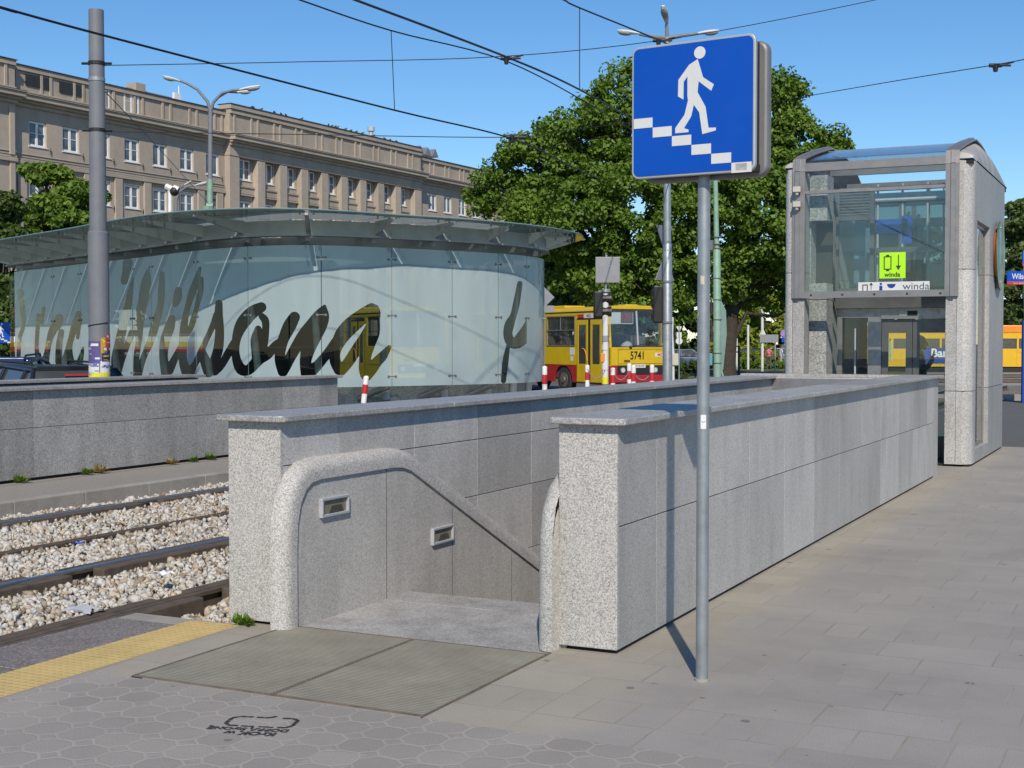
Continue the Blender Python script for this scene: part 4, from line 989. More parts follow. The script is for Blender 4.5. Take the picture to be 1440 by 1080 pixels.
for q in LOOP[::4]:
    a = CEN+(q-CEN)*.97; b = CEN+(q-CEN)*.4; vs += [(a[0], a[1], 3.74), (b[0], b[1], 3.74)]
m.add(vs, [(2*i, 2*i+1, (2*i+3) % (2*n_), (2*i+2) % (2*n_)) for i in range(n_)])
so = NB('white_soffit_glass'); d = so.n('ShaderNodeBsdfDiffuse'); d.inputs[0].default_value = (.5, .55, .53, 1); tr = so.n('ShaderNodeBsdfTranslucent'); tr.inputs[0].default_value = (.45, .5, .48, 1); mx = so.n('ShaderNodeMixShader'); so.l(d.outputs[0], mx.inputs[1]); so.l(tr.outputs[0], mx.inputs[2]); so.l(mx.outputs[0], so.out.inputs[0])
m.build('soffit', so.m, t)
# dark escalator housing inside, ending where the lettering turns see-through
pa, pb, pc, pd = (np.array(at(u_, 540, d_)[:2]) for u_, d_ in ((288, 27.4), (470, 26.2), (478, 28.6), (300, 30)))
m = MB(o); m.prism([tuple(pa), tuple(pb), tuple(pc), tuple(pd)], 2, -.2, 3.2); m.build('escalator_housing', pm('charcoal_panel', (.05, .055, .055), .5, 0, .2, 2), t)
m = MB(o); q4 = [tuple(at(u_, 540, d_)[:2]) for u_, d_ in ((140, 31.0), (287, 28.0), (290, 28.6), (146, 31.6))]; m.prism(q4, 2, 2.35, 3.3); m.build('added_dark_panel', pm('charcoal_panel', (.05, .055, .055), .5, 0, .2, 2), t)  # added dark panel, makes the upper halves of the letters read dark
m = MB(o)
for k in range(2): a, b = pa, pb; m.tube([(a[0], a[1]-.04, 1.5+.9*k), (b[0], b[1]-.04, 1.5+.9*k)], .03, 8)
m.build('inner_rail', STEELD, t)
m = MB(o); m.prism([tuple(CEN+(q-CEN)*.9) for q in LOOP[::6]], 2, -.3, -.02); m.build('pavilion_floor', pm('dark_floor', (.09, .09, .085), .6), t)
# ================================================================== long building
PL = m_plaster(); PLD = pm('grey_beige_cornice', (.29, .24, .18), .92, 0, .2, 1.5); LEDGE = pm('dark_sheet_flashing', (.09, .075, .06), .6, .2, .2, 2)
WFR = pm('window_white_frame', (.80, .80, .79), .5, 0, .06, 3)
wg = NB('window_pane_glass'); WPANE = wg.fin(wg.ramp(wg.noise(wg.coord(), .8, 3), [(.35, (.05, .055, .065)), (.65, (.16, .18, .21))]), .06, 0, .9)
CURT = pm('net_curtain', (.40, .41, .42), .8, 0, .2, 2)
D_OF = lambda u: 100*1571/(1760-u)
P0 = atz(0, D_OF(0), 0); 
ddir = (atz(600, D_OF(600), 0)-P0); ddir.normalize()
bld = thing('apartment_building', 'long beige rendered apartment building with white windows behind the pavilion', 'building', (P0.x, P0.y, -.3), math.atan2(ddir.y, ddir.x))
def su(u): return (D_OF(u)-D_OF(0))/math.cos(math.atan(1040/FPX))
SB = [-14, su(19), su(318), su(586), su(800)]       # section boundaries along the facade
# local frame: x along, y into the building (positive), front at y = 0 ; z from ground
SECT = [(SB[0], SB[1], -.5, 20.55), (SB[1], SB[2], 0, 20.45), (SB[2], SB[3], -.55, 20.6), (SB[3], SB[4], .1, 20.35)]
ZF = {5: (15.2, 16.9), 4: (11.8, 13.5), 3: (8.4, 10.1)}
wins = []
def cols_at(us): return [su(u) for u in us]
C1 = [su(57)+2.93*k for k in range(-0, 7)]; C2 = [su(346)+2.915*k for k in range(9)]; C3 = [su(587.5)+2.95*k for k in range(7)]
front_wall = MB(); 
def facade(x0, x1, yf, cols, ww, zb, zt, extra=()):
    "wall with window openings, made of piers and spandrels"
    zr = sorted(ZF.values()); z = zb
    for (a, b) in zr: front_wall.box(x0, yf, z, x1, yf+.5, a, .5); z = b
    front_wall.box(x0, yf, z, x1, yf+.5, zt, .5)
    for (a, b) in zr:
        x = x0
        for c in cols: front_wall.box(x, yf+.001, a, c-ww/2, yf+.499, b, .5); x = c+ww/2
        front_wall.box(x, yf+.001, a, x1, yf+.499, b, .5)
facade(SB[1], SB[2], 0, C1, 1.52, 0, 17.75); facade(SB[2], SB[3], .0, C2, 1.5, 0, 16.9); facade(SB[3], SB[4], .1, C3, 1.5, 0, 17.75)
front_wall.box(SB[0], -.5, 0, SB[1], .5, 17.75, .45)
for (x0, x1, yf, zt) in SECT: front_wall.box(x0+.01, .62, 0, x1-.01, 13, 17.5)
front_wall.build('wall', PL, bld)
# pilasters
m = MB()
pil = [SB[2]+.55] + [(a+b)/2 for a, b in zip(C2[:-1], C2[1:])] + [SB[3]-.5]
for i, c in enumerate(pil):
    wd = .5 if 0 < i < len(pil)-1 else .62
    m.box(c-wd, -.55, 0, c+wd, -.002, 16.9, random.uniform(.4, .65))
for c in [(a+b)/2 for a, b in zip(C1[:-1], C1[1:])]+[SB[2]-.75, C1[0]-1.46]: m.box(c-.38, -.16, 0, c+.38, -.002, 13.85, .55)
m.box(SB[1]-.6, -.62, 0, SB[1]-.15, -.502, 17.5, .6)
for c in [(a+b)/2 for a, b in zip(C3[:-1], C3[1:])]: m.box(c-.35, -.05, 0, c+.35, .098, 13.85, .55)
m.build('pilaster', PL, bld, bevel=.03, seg=1)
# bands, cornices and the panelled parapet
m = MB(); fl = MB()
for (x0, x1, yf, zt), zc in zip(SECT, (17.55, 17.55, 16.9, 17.6)):
    x0 += .0; y = yf
    if yf == -.55: m.box(x0-.1, y-.05, 16.9, x1+.1, .4, 17.7, .5)                      # entablature over the pilasters
    else:
        for a, h, d in ((14.12, .18, .12), (13.86, .24, .2)): m.box(x0, y-d, a, x1, y, a+h, .42)
        m.box(x0, y-.06, 14.52, x1, y, 14.6, .45); fl.box(x0, y-.14, 14.305, x1, y, 14.325)
    m.box(x0-.1, y-.18, 17.7, x1+.1, .4, 17.95, .4); m.box(x0-.18, y-.42, 17.95, x1+.18, .4, 18.12, .4); m.box(x0-.25, y-.75, 18.12, x1+.25, .45, 18.42, .55); m.box(x0-.3, y-.85, 18.42, x1+.3, .45, 18.5, .45)
    fl.box(x0-.3, y-.86, 18.5, x1+.3, .3, 18.53)
    # parapet
    m.box(x0, y-.12, 18.53, x1, .5, 18.8, .5); m.box(x0, y+.03, 18.8, x1, .6, zt-.35, .42); m.box(x0, y-.12, zt-.35, x1, .6, zt, .5)
    fl.box(x0-.05, y-.2, zt, x1+.05, .7, zt+.05)
    if yf == -.55: m.box(x0, y-.1, zt, x1, .6, zt+.42, .5); fl.box(x0-.05, y-.16, zt+.42, x1+.05, .7, zt+.47)
    k = x0+.4; alt = 0
    while k < x1-.3:
        m.box(k, y-.07, 18.8, k+.24, y+.028, zt-.35, .5); k += 2.1 if alt % 2 == 0 else .82; alt += 1
m.build('cornice', PL, bld, bevel=.02, seg=1); fl.build('flashing', LEDGE, bld)
# sill blocks between storeys of the colonnade
m = MB()
for c in C2:
    for z in (14.05, 10.6):
        m.box(c-.98, -.2, z, c+.98, -.002, z+.5, .5); m.box(c-.98, -.28, z+.5, c+.98, -.002, z+.62, .4); m.box(c-.98, -.26, z-.16, c+.98, -.002, z-.04, .42)
m.build('spandrel', PL, bld)
# windows: one master each, then copies
def window(ww, hh, kind):
    m = MB(); f = .13; y = .12
    for a in ((-ww/2, 0, ww/2, f), (-ww/2, hh-f, ww/2, hh), (-ww/2, f, -ww/2+f, hh-f), (ww/2-f, f, ww/2, hh-f), (-.095, f, .095, hh-f)): m.box(a[0], y, a[1], a[2], y+.09, a[3])
    if kind: 
        for a in ((-ww/2+f, hh*.52, -.07, hh*.52+.04), (.07, hh*.52, ww/2-f, hh*.52+.04)): m.box(a[0], y+.01, a[1], a[2], y+.06, a[3])
    m.box(-ww/2-.08, -.07, -.07, ww/2+.08, y, -.01)
    o_ = m.build('window', WFR, bld)
    MB().box(-ww/2+f, y+.05, f, ww/2-f, y+.06, hh-f).build('pane', WPANE, o_)
    if kind != 1: MB().box(-ww/2+f, y+.062, f, -.07 if kind == 0 else ww/2-f, y+.07, hh-f).build('curtain', CURT, o_)
    return o_
masters = [window(1.5, 1.68, k) for k in (0, 1, 2)]
used = set()
def put_window(x, yf, z):
    k = random.randrange(3)
    if k not in used: used.add(k); w_ = masters[k]
    else: w_ = copy_tree(masters[k], bld)
    w_.location = (x, yf, z)
for cols, yf in ((C1, 0), (C2, 0), (C3[:5], .1)):
    for c in cols:
        for r in (5, 4): put_window(c, yf, ZF[r][0])
for c in C1[:5]: put_window(c, 0, ZF[3][0])
# attic windows and low attic lights
for i, c in enumerate(C1[2:4]): put_window(c, -.12, 18.7)
m = MB()
for c in C1[:2]: m.box(c-1.0, -.05, 19.2, c+1.0, .04, 19.95)
m.build('attic_light', pm('attic_dark', (.03, .025, .022), .3, 0, .2, 3), bld)
# roof stacks, vents and roof lights
m = MB(); zt = 20.9
for u, wd, h in ((229, .5, .75), ):
    s_ = su(u); m.box(s_-wd, 2, zt-.5, s_+wd, 3, zt+h)
m.build('chimney', PL, bld)
m = MB(); s_ = su(547); m.cyl(s_, 2, 20.2, 22.2, .22, 12); m.cyl(s_, 2, 22.2, 22.6, .36, 12); m.build('roof_vent', ALUL, bld)
m = MB(); sa, sb = su(213), su(275); m.prism([(1.2, 20.2), (3.4, 20.2), (2.3, 21.2)], 0, sa, sb)
for k in range(3): s_ = su(604)+k*1.4; m.prism([(s_-.6, 20.9), (s_+.6, 20.9), (s_, 21.7)], 1, 1, 3)
m.build('roof_light', pm('roof_light_grey', (.22, .23, .24), .4, .2, .2, 1), bld)
m = MB(); m.tube([(-.2, 0, .06), (-.08, 0, .1), (.06, 0, .13), (.12, 0, .2), (.17, 0, .21), (.21, 0, .2)], [.02, .08, .085, .05, .04, .01], 8); pg = m.build('pigeon', LEDGE, None, smooth=True)
bpy.context.view_layer.update()
for k in range(20):
    s_ = random.uniform(SB[2]+2, SB[3]-4); q_ = pg if k == 0 else pg.copy()
    if k: COL.objects.link(q_)
    q_.location = bld.matrix_world @ Vector((s_, -.35, 21.07)); q_.rotation_euler = (0, 0, random.uniform(0, 6.28)); tag(q_, 'dark pigeon perched on the parapet edge of the apartment building', 'pigeon', 'pigeons on the parapet')
m = MB()
for c in C1: 
    for z in (15.0, 11.6): m.box(c+1.0, -.12, z, c+1.06, -.002, z+.05); m.box(c+1.0, -.12, z-.25, c+1.04, -.09, z+.22)
m.build('flag_holder', LEDGE, bld)
m = MB(); s_ = su(262); m.box(s_, 1.0, 20.7, s_+.7, 1.2, 21.3); m.cyl(s_+.6, 1.1, 20.2, 21.9, .05, 8); m.build('roof_antenna', WHITE, bld)
# ================================================================== buses
BW = pm('bus_window_rubber', (.02, .02, .02), .6); BLK = pm('bus_black', (.018, .018, .018), .5)
SEATS = pm('bus_interior', (.10, .095, .09), .8, 0, .3, 1.5)
def bus(name, label, front, head, L, upper, lower, num='5741', route='120', doors=((-.5, -2.25), (-5.6, -6.9), (-9.4, -10.7)), simple=False):
    h = Vector((head[0], head[1], 0)).normalized()
    t = thing(name, label, 'bus', front, math.atan2(h.y, h.x), 'city buses at the square')
    W = 1.2; H = 3.16; ZB, ZM, ZW0, ZW1 = .34, 1.04, 1.74, 2.84
    fx = lambda z: 0 if z < 1.7 else -.16*(z-1.7)/1.3
    # lower and upper body in profile along x, with wheel arches cut
    wheels = [-1.9, -6.0] if L < 8 else [-3.25, -8.6] if L < 13 else [-3.25, -8.6, -13.6]
    def arched(z0, z1):
        p = [(-.0, z0)]
        for wx in wheels:
            for q in np.linspace(0, math.pi, 13): p.append((wx+.66*math.cos(q), max(z0, .42+.62*math.sin(q))))
        p += [(-L, z0), (-L, z1), (0, z1)]
        return p
    lb = MB()
    for s_ in (-1, 1): lb.prism(arched(ZB, ZM), 1, s_*W, s_*(W-.08))
    lb.box(-.08, -W+.08, ZB, 0, W-.08, .62); lb.box(-L, -W+.08, ZB, -L+.08, W-.08, ZM); lb.box(-.07, -W, .82, .015, W, ZM-.02) if False else None
    lb.box(-L+.1, -W+.3, .5, -.1, W-.3, .56); lb.box(-.075, -W+.08, .2, .003, W-.02, .46); lb.box(-.075, -W, .62, .004, -W+.32, 1.055)
    lb.build('lower_body', lower, t, bevel=.02)
    ub = MB()
    for s_ in (-1, 1):
        a, b = (s_*W, s_*(W-.06)); y0, y1 = min(a, b), max(a, b)
        ub.box(-L, y0, ZM+.002, 0, y1, ZW0); ub.box(-L, y0, ZW1, -.2, y1, 3.0)
        xs = [-2.3, -4.55, -6.75, -8.95, -L+.25] if s_ < 0 else [-.4, -2.3, -4.55, -6.75, -8.95, -L+.25]
        for x in xs: ub.box(x-.09, y0, ZW0, x+.09, y1, ZW1)
        ub.box(-.16, y0, ZW0, -.02, y1, ZW0+.2)
    ub.box(-.08, -W, 1.06, .0, W, 1.7); ub.prism([(-.16, 3.02), (-.02, 1.7), (-.1, 1.7), (-.24, 3.02)], 1, -W, -W+.09); ub.prism([(-.16, 3.02), (-.02, 1.7), (-.1, 1.7), (-.24, 3.02)], 1, W-.09, W)
    ub.box(-L, -W+.06, ZM, -L+.07, W-.06, ZW0)
    prof = [(-W, 2.98), (-W+.02, 3.05), (-W+.1, 3.12), (-W+.3, 3.16), (0, 3.18), (W-.3, 3.16), (W-.1, 3.12), (W-.02, 3.05), (W, 2.98)]
    ub.prism(prof, 0, -L, -.17)
    ub.build('upper_body', upper, t, bevel=.015)
    MB().prism([(-W-.012, 2.95), (-W-.012, 2.985), (-W+.02, 3.0), (-W+.02, 2.96)], 0, -L, -.2).build('rain_gutter', BLK, t)
    # glazing
    spans = [q_ for q_ in [(-2.39, -4.46), (-4.64, -6.66), (-6.84, -8.86), (-9.04, -L+.34)] if q_[0] > -L+.4 and q_[1] >= -L]
    for s_ in (-1, 1):
        for a, b in spans + ([] if s_ < 0 else [(-.5, -2.2)]):
            wm = MB(); fm = MB(); wm.box(b, s_*(W-.03)-.004, ZW0, a, s_*(W-.03)+.004, ZW1)
            for z in (ZW0, ZW0+.57, ZW1-.03): fm.box(b, s_*W-.02, z, a, s_*W+.006, z+.03)
            for x in (a-.03, b, (a+b)/2-.015): fm.box(x, s_*W-.02, ZW0+.03 if x != (a+b)/2-.015 else ZW0+.6, x+.03, s_*W+.004, ZW1-.03)
            fm.build('window_frame', STEELD, wm.build('side_window', GLASSB, t))
    MB().box(-L-.004, -W+.2, ZW0, -L+.004, W-.2, 2.8).build('tail_window', GLASSB, t)
    ws = MB(); ws.prism([(-.185, 3.0), (-.05, 1.7), (-.065, 1.7), (-.2, 3.0)], 1, -W+.09, W-.09); ws = ws.build('windscreen', GLASSB, t)
    m = MB(); m.prism([(-.17, 3.0), (-.035, 1.7), (-.065, 1.7), (-.2, 3.0)], 1, -.03, .03); m.build('windscreen_bar', ALUL, ws)
    m = MB(); m.prism([(-.165, 3.05), (-.145, 3.0), (-.18, 3.0), (-.2, 3.05)], 1, -W+.05, W-.05); m.prism([(-.025, 1.73), (-.015, 1.68), (-.06, 1.68), (-.06, 1.73)], 1, -W+.05, W-.05)
    m.build('windscreen_rubber', BW, ws)
    # destination box behind the glass
    if not simple:
        m = MB(); m.box(-.27, -W+.12, 2.52, -.225, -.1, 2.95); db = m.build('route_board', pm('route_board_white', (.82, .86, .87), .6, 0, .05, 4), t)
        m = MB(); m.box(-.225, -.62, 2.55, -.222, -.12, 2.93); m.build('route_number_panel', pm('route_panel_dark', (.16, .14, .15), .5), db)
        text_obj('lettering', route, .36, pm('route_red', (.55, .09, .12), .6), db, (-.219, -.42, 2.745), (math.pi/2, 0, math.pi/2), .002, .82, 0, 'CENTER', .008)
    # grille, lamps, bumper, plate
    m = MB(); m.box(-.04, -W+.325, .74, .012, W-.02, 1.06); m.build('grille', BLK, t)
    m = MB(); 
    for k in range(4): m.box(.012, -W+.62, .87+k*.045, .018, W-.6, .885+k*.045)
    m.build('grille_bar', RUBBER, t)
    m = MB(); m.box(-.06, -W-.01, .46, .07, W+.01, .73); m.build('bumper', lower, t, bevel=.03)
    for y in (-W+.52, W-.52):
        hm = MB().disc((.012, y, .9), (1, 0, 0), .1, .025, 18).build('headlight', pm('lamp_chrome', (.6, .6, .58), .15, .8, .05, 6), t, smooth=True)
        MB().disc((.036, y, .9), (1, 0, 0), .075, .006, 18).build('lens', pm('lamp_lens', (.55, .56, .55), .1), hm)
    m = MB(); m.box(.02, -.26, .98, .034, .26, 1.1) ; pl = m.build('number_plate', SIGNW, t); 
    if not simple: text_obj('lettering', 'WI 8149', .095, BLACK, pl, (.0355, 0, 1.04), (math.pi/2, 0, math.pi/2), .001, 1.15)
    m = MB(); m.box(0, -.62, 1.18, .012, -.38, 1.26); m.box(0, -.78, 1.3, .006, -.55, 1.55) if False else None; m.build('indicator', pm('smoked_orange', (.16, .06, .02), .4), t)
    m = MB(); m.box(0, -.86, 1.12, .008, W-.15, 1.13); m.box(0, -.86, 1.63, .008, W-.15, 1.64); m.box(0, -.87, 1.12, .008, -.86, 1.64); m.build('hatch_line', BLK, t)
    if not simple:
        text_obj('lettering', num, .4, BLACK, t, (.008, -.06, 1.4), (math.pi/2, 0, math.pi/2), .002, .78, 0, 'CENTER', .006)
        wb = MB().box(0, W-.52, 1.36, .006, W-.06, 1.5).build('operator_plate', SIGNW, t)
        text_obj('lettering', '•MZA', .14, RED, wb, (.009, W-.28, 1.43), (math.pi/2, 0, math.pi/2), .001, .95, 0, 'CENTER', .004)
        rb = MB().box(-2.2, -W-.008, 2.76, -.45, -W, 2.88).build('side_name_band', RED, t)
        wb = MB().box(-1.75, -W-.014, 2.745, -1.1, -W-.008, 2.895).build('operator_plate', SIGNW, t)
        text_obj('lettering', '•MZA', .13, RED, wb, (-1.42, -W-.016, 2.82), (math.pi/2, 0, 0), .001, 1, 0, 'CENTER', .004)
        m = MB(); m.box(-2.75, -W-.005, 1.42, -2.42, -W, 1.68); m.box(-2.7, -W-.006, 1.2, -2.52, -W, 1.36); m.box(-4.95, -W+.0, 2.3, -4.7, -W+.01, 2.6) if False else None; m.build('sticker', SIGNW, t)
    # wipers
    m = MB(); m.tube([(-.0, -.35, 1.72), (-.02, .3, 1.82)], .014, 6); m.tube([(.0, .75, 1.72), (-.02, .9, 2.2)], .014, 6); m.ball((.0, -.35, 1.7), .06, 8, 6); m.build('wiper', BLACK, t)
    # mirrors
    m = MB(); m.tube([(-.1, -W, 2.3), (.12, -W-.18, 2.3)], .02, 6); m.box(.05, -W-.3, 2.05, .12, -W-.1, 2.5); m.tube([(-.1, W, 2.3), (.15, W+.18, 2.3)], .02, 6); m.box(.1, W+.05, 2.0, .16, W+.25, 2.45); m.build('mirror', BLACK, t, bevel=.02)
    # doors
    for (a, b) in doors:
        d = MB(); d.box(b, -W-.006, .4, a, -W+.03, 2.74); dr = d.build('door_frame', BLK, t)
        mid = (a+b)/2
        for x0, x1 in ((mid+.09, a-.03), (b+.03, mid-.09)):
            f = .13
            lm = MB()
            for q in ((x0, .45, x1, .95 if False else .6), (x0, 2.5, x1, 2.68), (x0, .6, x0+f, 2.5), (x1-f, .6, x1, 2.5)): lm.box(q[0], -W-.022, q[1], q[2], -W-.006, q[3])
            lm.box(x0+f, -W-.022, .6, x1-f, -W-.006, 1.1)
            lf = lm.build('door_leaf', upper, dr, bevel=.006)
            MB().prism([(x0+f+(x1-x0-2*f)/2+px*(x1-x0-2*f)/2, 1.8+pz*.7) for px, pz in [(math.copysign(abs(math.cos(q))**.35, math.cos(q)), math.copysign(abs(math.sin(q))**.25, math.sin(q))) for q in np.linspace(0, 2*math.pi, 33)[:-1]]], 1, -W-.016, -W-.01).build('door_window', GLASSB if False else DOORG, dr)
        m = MB(); m.tube([(mid-.12, -W-.03, 1.2), (mid-.2, -W-.03, 1.5), (mid-.3, -W-.03, 1.62), (mid-.45, -W-.03, 1.66)], .018, 6); m.build('grab_rail', pm('orange_rail', (.7, .25, .03), .4), dr)
    # wheels
    for wx in wheels:
        for s_ in (-1, 1):
            c = (wx, s_*(W-.32), .5)
            wt = MB().tube([(wx, s_*(W-.3), .5), (wx, s_*(W-.1), .5), (wx, s_*(W-.04), .5)], [.5, .5, .44], 28).build('wheel', RUBBER, t, smooth=True)
            r = MB().tube([(wx, s_*(W-.06), .5), (wx, s_*(W-.03), .5)], [.29, .27], 20); r.tube([(wx, s_*(W-.05), .5), (wx, s_*(W+.02), .5)], [.13, .11], 14)
            for k in range(10): q = k*.628; r.cyl
            r.build('rim', pm('rim_grey', (.16, .15, .13), .6, .4, .3, 8), wt, smooth=True)
    # arches, interior
    m = MB(); m.box(-L+.15, -W+.1, .57, -.35, W-.1, 1.72); m.build('seats', SEATS, t)
    m = MB()
    for k in range(8):
        x = -1.2-k*1.2
        if x > -L+.5: m.tube([(x, -.5, 1.7), (x, -.5, 3.0)], .02, 6); m.box(x-.1, .3, 1.7, x+.1, 1.0, 2.15); m.box(x-.1, -1.0, 1.7, x+.1, -.6, 2.1) if k > 1 else None
    m.build('inner_rail', STEELD, t)
    m = MB(); m.ball((-5.0, -L*.32, 3.16), (.01, .01, .01), 6, 4) if False else None
    m.box(-5.6, -.45, 3.16, -4.4, .45, 3.27); m.box(-1.6, .1, 3.16, -1.0, .6, 3.24); m.build('roof_hatch', upper, t, bevel=.03)
    return t
GLASSB = glassy('bus_glass', (.84, .87, .87), 1.5, 0, 1, .6); DOORG = pm('door_glass_dark', (.05, .055, .055), .08, 0, .1, 2, 0, .9)
HD = Vector((.8105, -.586, 0)); RT = Vector((-.586, -.8105, 0))
fc_ = at(720+1900*3.41/47, 482, 47); fc_.z = -.26
b1 = bus('city_bus', 'yellow and red bus on route 120 facing the camera, right of the pavilion', fc_ - RT*1.2, HD, 11.0, YEL, REDB)
def seated(tbus, x, y, col, nm='passenger'):
    p = thing('person', nm, 'person', tbus.matrix_basis @ Vector((x, y, 0)), tbus.rotation_euler.z)
    m = MB(); m.tube([(0, 0, 1.2), (0, 0, 1.75), (0, 0, 1.86), (0, 0, 1.92)], [.2, .22, .16, .07], 12); m.tube([(0, 0, 1.9), (.0, 0, 2.0)], .06, 8)
    m.build('body', col, p, smooth=True)
    m = MB(); m.ball((.01, 0, 2.08), (.1, .085, .125), 12, 8); m.ball((.105, 0, 2.07), (.02, .018, .03), 6, 4); m.build('head', SKIN, p, smooth=True)
    m = MB(); m.ball((-.015, 0, 2.11), (.108, .095, .115), 12, 8); m.build('hair', HAIRG, p, smooth=True)
    return p
SKIN = pm('skin', (.42, .25, .18), .6, 0, .08, 20); HAIRG = pm('grey_hair', (.33, .32, .3), .8, 0, .2, 40)
SHIRTW = pm('white_shirt', (.55, .57, .6), .8, 0, .1, 8); SHIRTD = pm('dark_shirt', (.06, .06, .08), .8, 0, .2, 8)
seated(b1, -.95, .1, SHIRTW, 'driver in a white shirt behind the windscreen of the route 120 bus')
seated(b1, -3.05, -.75, SHIRTD, 'grey haired passenger at the first side window of the bus')
seated(b1, -4.1, -.75, pm('rust_shirt', (.3, .1, .06), .8), 'passenger in a rust shirt at the first side window of the bus')
# two more buses seen through the pavilion
P_ = atz(590, 50, -.26); bus('city_bus', 'yellow bus seen through the last letter of the glass pavilion', P_, HD, 9.5, YEL, YEL, simple=True, doors=((-2.4, -3.8), (-6.6, -8.0)))
P_ = atz(345, 46, -1.15); bus('city_bus', 'bus with white roof edge and red and yellow stripes behind the left of the pavilion', P_, (.9, .45), 7.4, BLK, pm('dark_lower', (.03, .03, .035), .4), simple=True, doors=((-.5, -2.2),))
bx = [x for x in COL.objects if x.get('category') == 'bus'][-1]
for z0, z1, mt, nm in ((2.78, 2.96, WHITE, 'white_stripe'), (2.62, 2.778, YEL, 'yellow_stripe'), (2.44, 2.618, REDB, 'red_stripe')): MB().box(-7.4, -1.23, z0, -.2, -1.2, z1).build(nm, mt, bx)
# pale block behind it
p = atz(150, 60, 0); q = atz(228, 60, 0); t = thing('kiosk_building', 'pale flat roofed block seen through the W of the lettering', 'building', p, math.atan2((q-p).y, (q-p).x)); L_ = (q-p).length
MB().box(0, 0, 1.0, L_, 3, 3.4).build('upper_wall', WHITE, t); MB().box(.05, .1, -.3, L_-.05, 2.9, 1.0).build('lower_wall', pm('dark_green_wall', (.03, .09, .07), .5), t)
# tram on the far right
TR = pm('tram_yellow', (.72, .42, .015), .35, 0, .06, 2); ORG = pm('tram_orange', (.75, .25, .015), .4, 0, .06, 2)
p = atz(1180, 88, -.28); q = atz(1480, 86, -.28); t = thing('tram', 'yellow tram with orange roof edge passing behind the lift tower', 'tram', p, math.atan2((q-p).y, (q-p).x)); L_ = (q-p).length
m = MB(); m.box(0, 0, .35, L_, 2.3, 1.5); m.box(0, 0, 2.15, L_, 2.3, 2.5)
x = 0; k = 0; gl = MB(); dr = MB()
while x < L_-.5:
    if k % 3 == 1:
        for j in range(5): m.box(x+.05+j*.37, -.02, .5, x+.17+j*.37, .06, 2.45)
        MB().box(x, .03, .6, x+1.7, .05, 2.2).build('door_glass', DOORG, t); m.box(x, -.02, 1.25, x+1.7, .05, 1.4); x += 1.75
    else:
        m.box(x, 0, 1.5, x+.16, 2.3, 2.15); MB().box(x+.16, .05, 1.5, x+1.5, .07, 2.15).build('window', DOORG, t); x += 1.5
    k += 1
m.build('body', TR, t); MB().box(-.02, -.03, 2.5, L_+.02, 2.33, 3.0).build('roof_band', ORG, t, bevel=.05)
MB().box(0, .1, .0, L_, 2.2, .35).build('underframe', BLK, t)
xa = (atz(1298, 87, 0)-p).length
ad = MB().box(xa, -.03, .55, xa+2.6, -.005, 1.55).build('advert_panel', pm('advert_blue', (.01, .05, .3), .4), t); text_obj('lettering', 'Bar', .75, WHITE, ad, (xa+1.0, -.04, 1.2), (math.pi/2, 0, 0), .004, 1, 0, 'CENTER', .02)
for k, xx in enumerate((1.5, 4.5, 9, 12)): MB().tube([(xx, .1, .33), (xx, .0, .33)], .33, 18).build('wheel', RUBBER, t, smooth=True)
p = atz(1236, 80, -.28); t = thing('advert_pillar', 'pale yellow poster panel standing beside the tram behind the lift', 'poster panel', p, R_(-26)); MB().box(-.05, -.05, 0, .05, .05, .8).build('leg', STEELD, t); MB().box(-.8, -.06, .8, .9, .06, 2.0).build('panel', pm('poster_yellow', (.6, .62, .25), .6, 0, .2, 3), t)
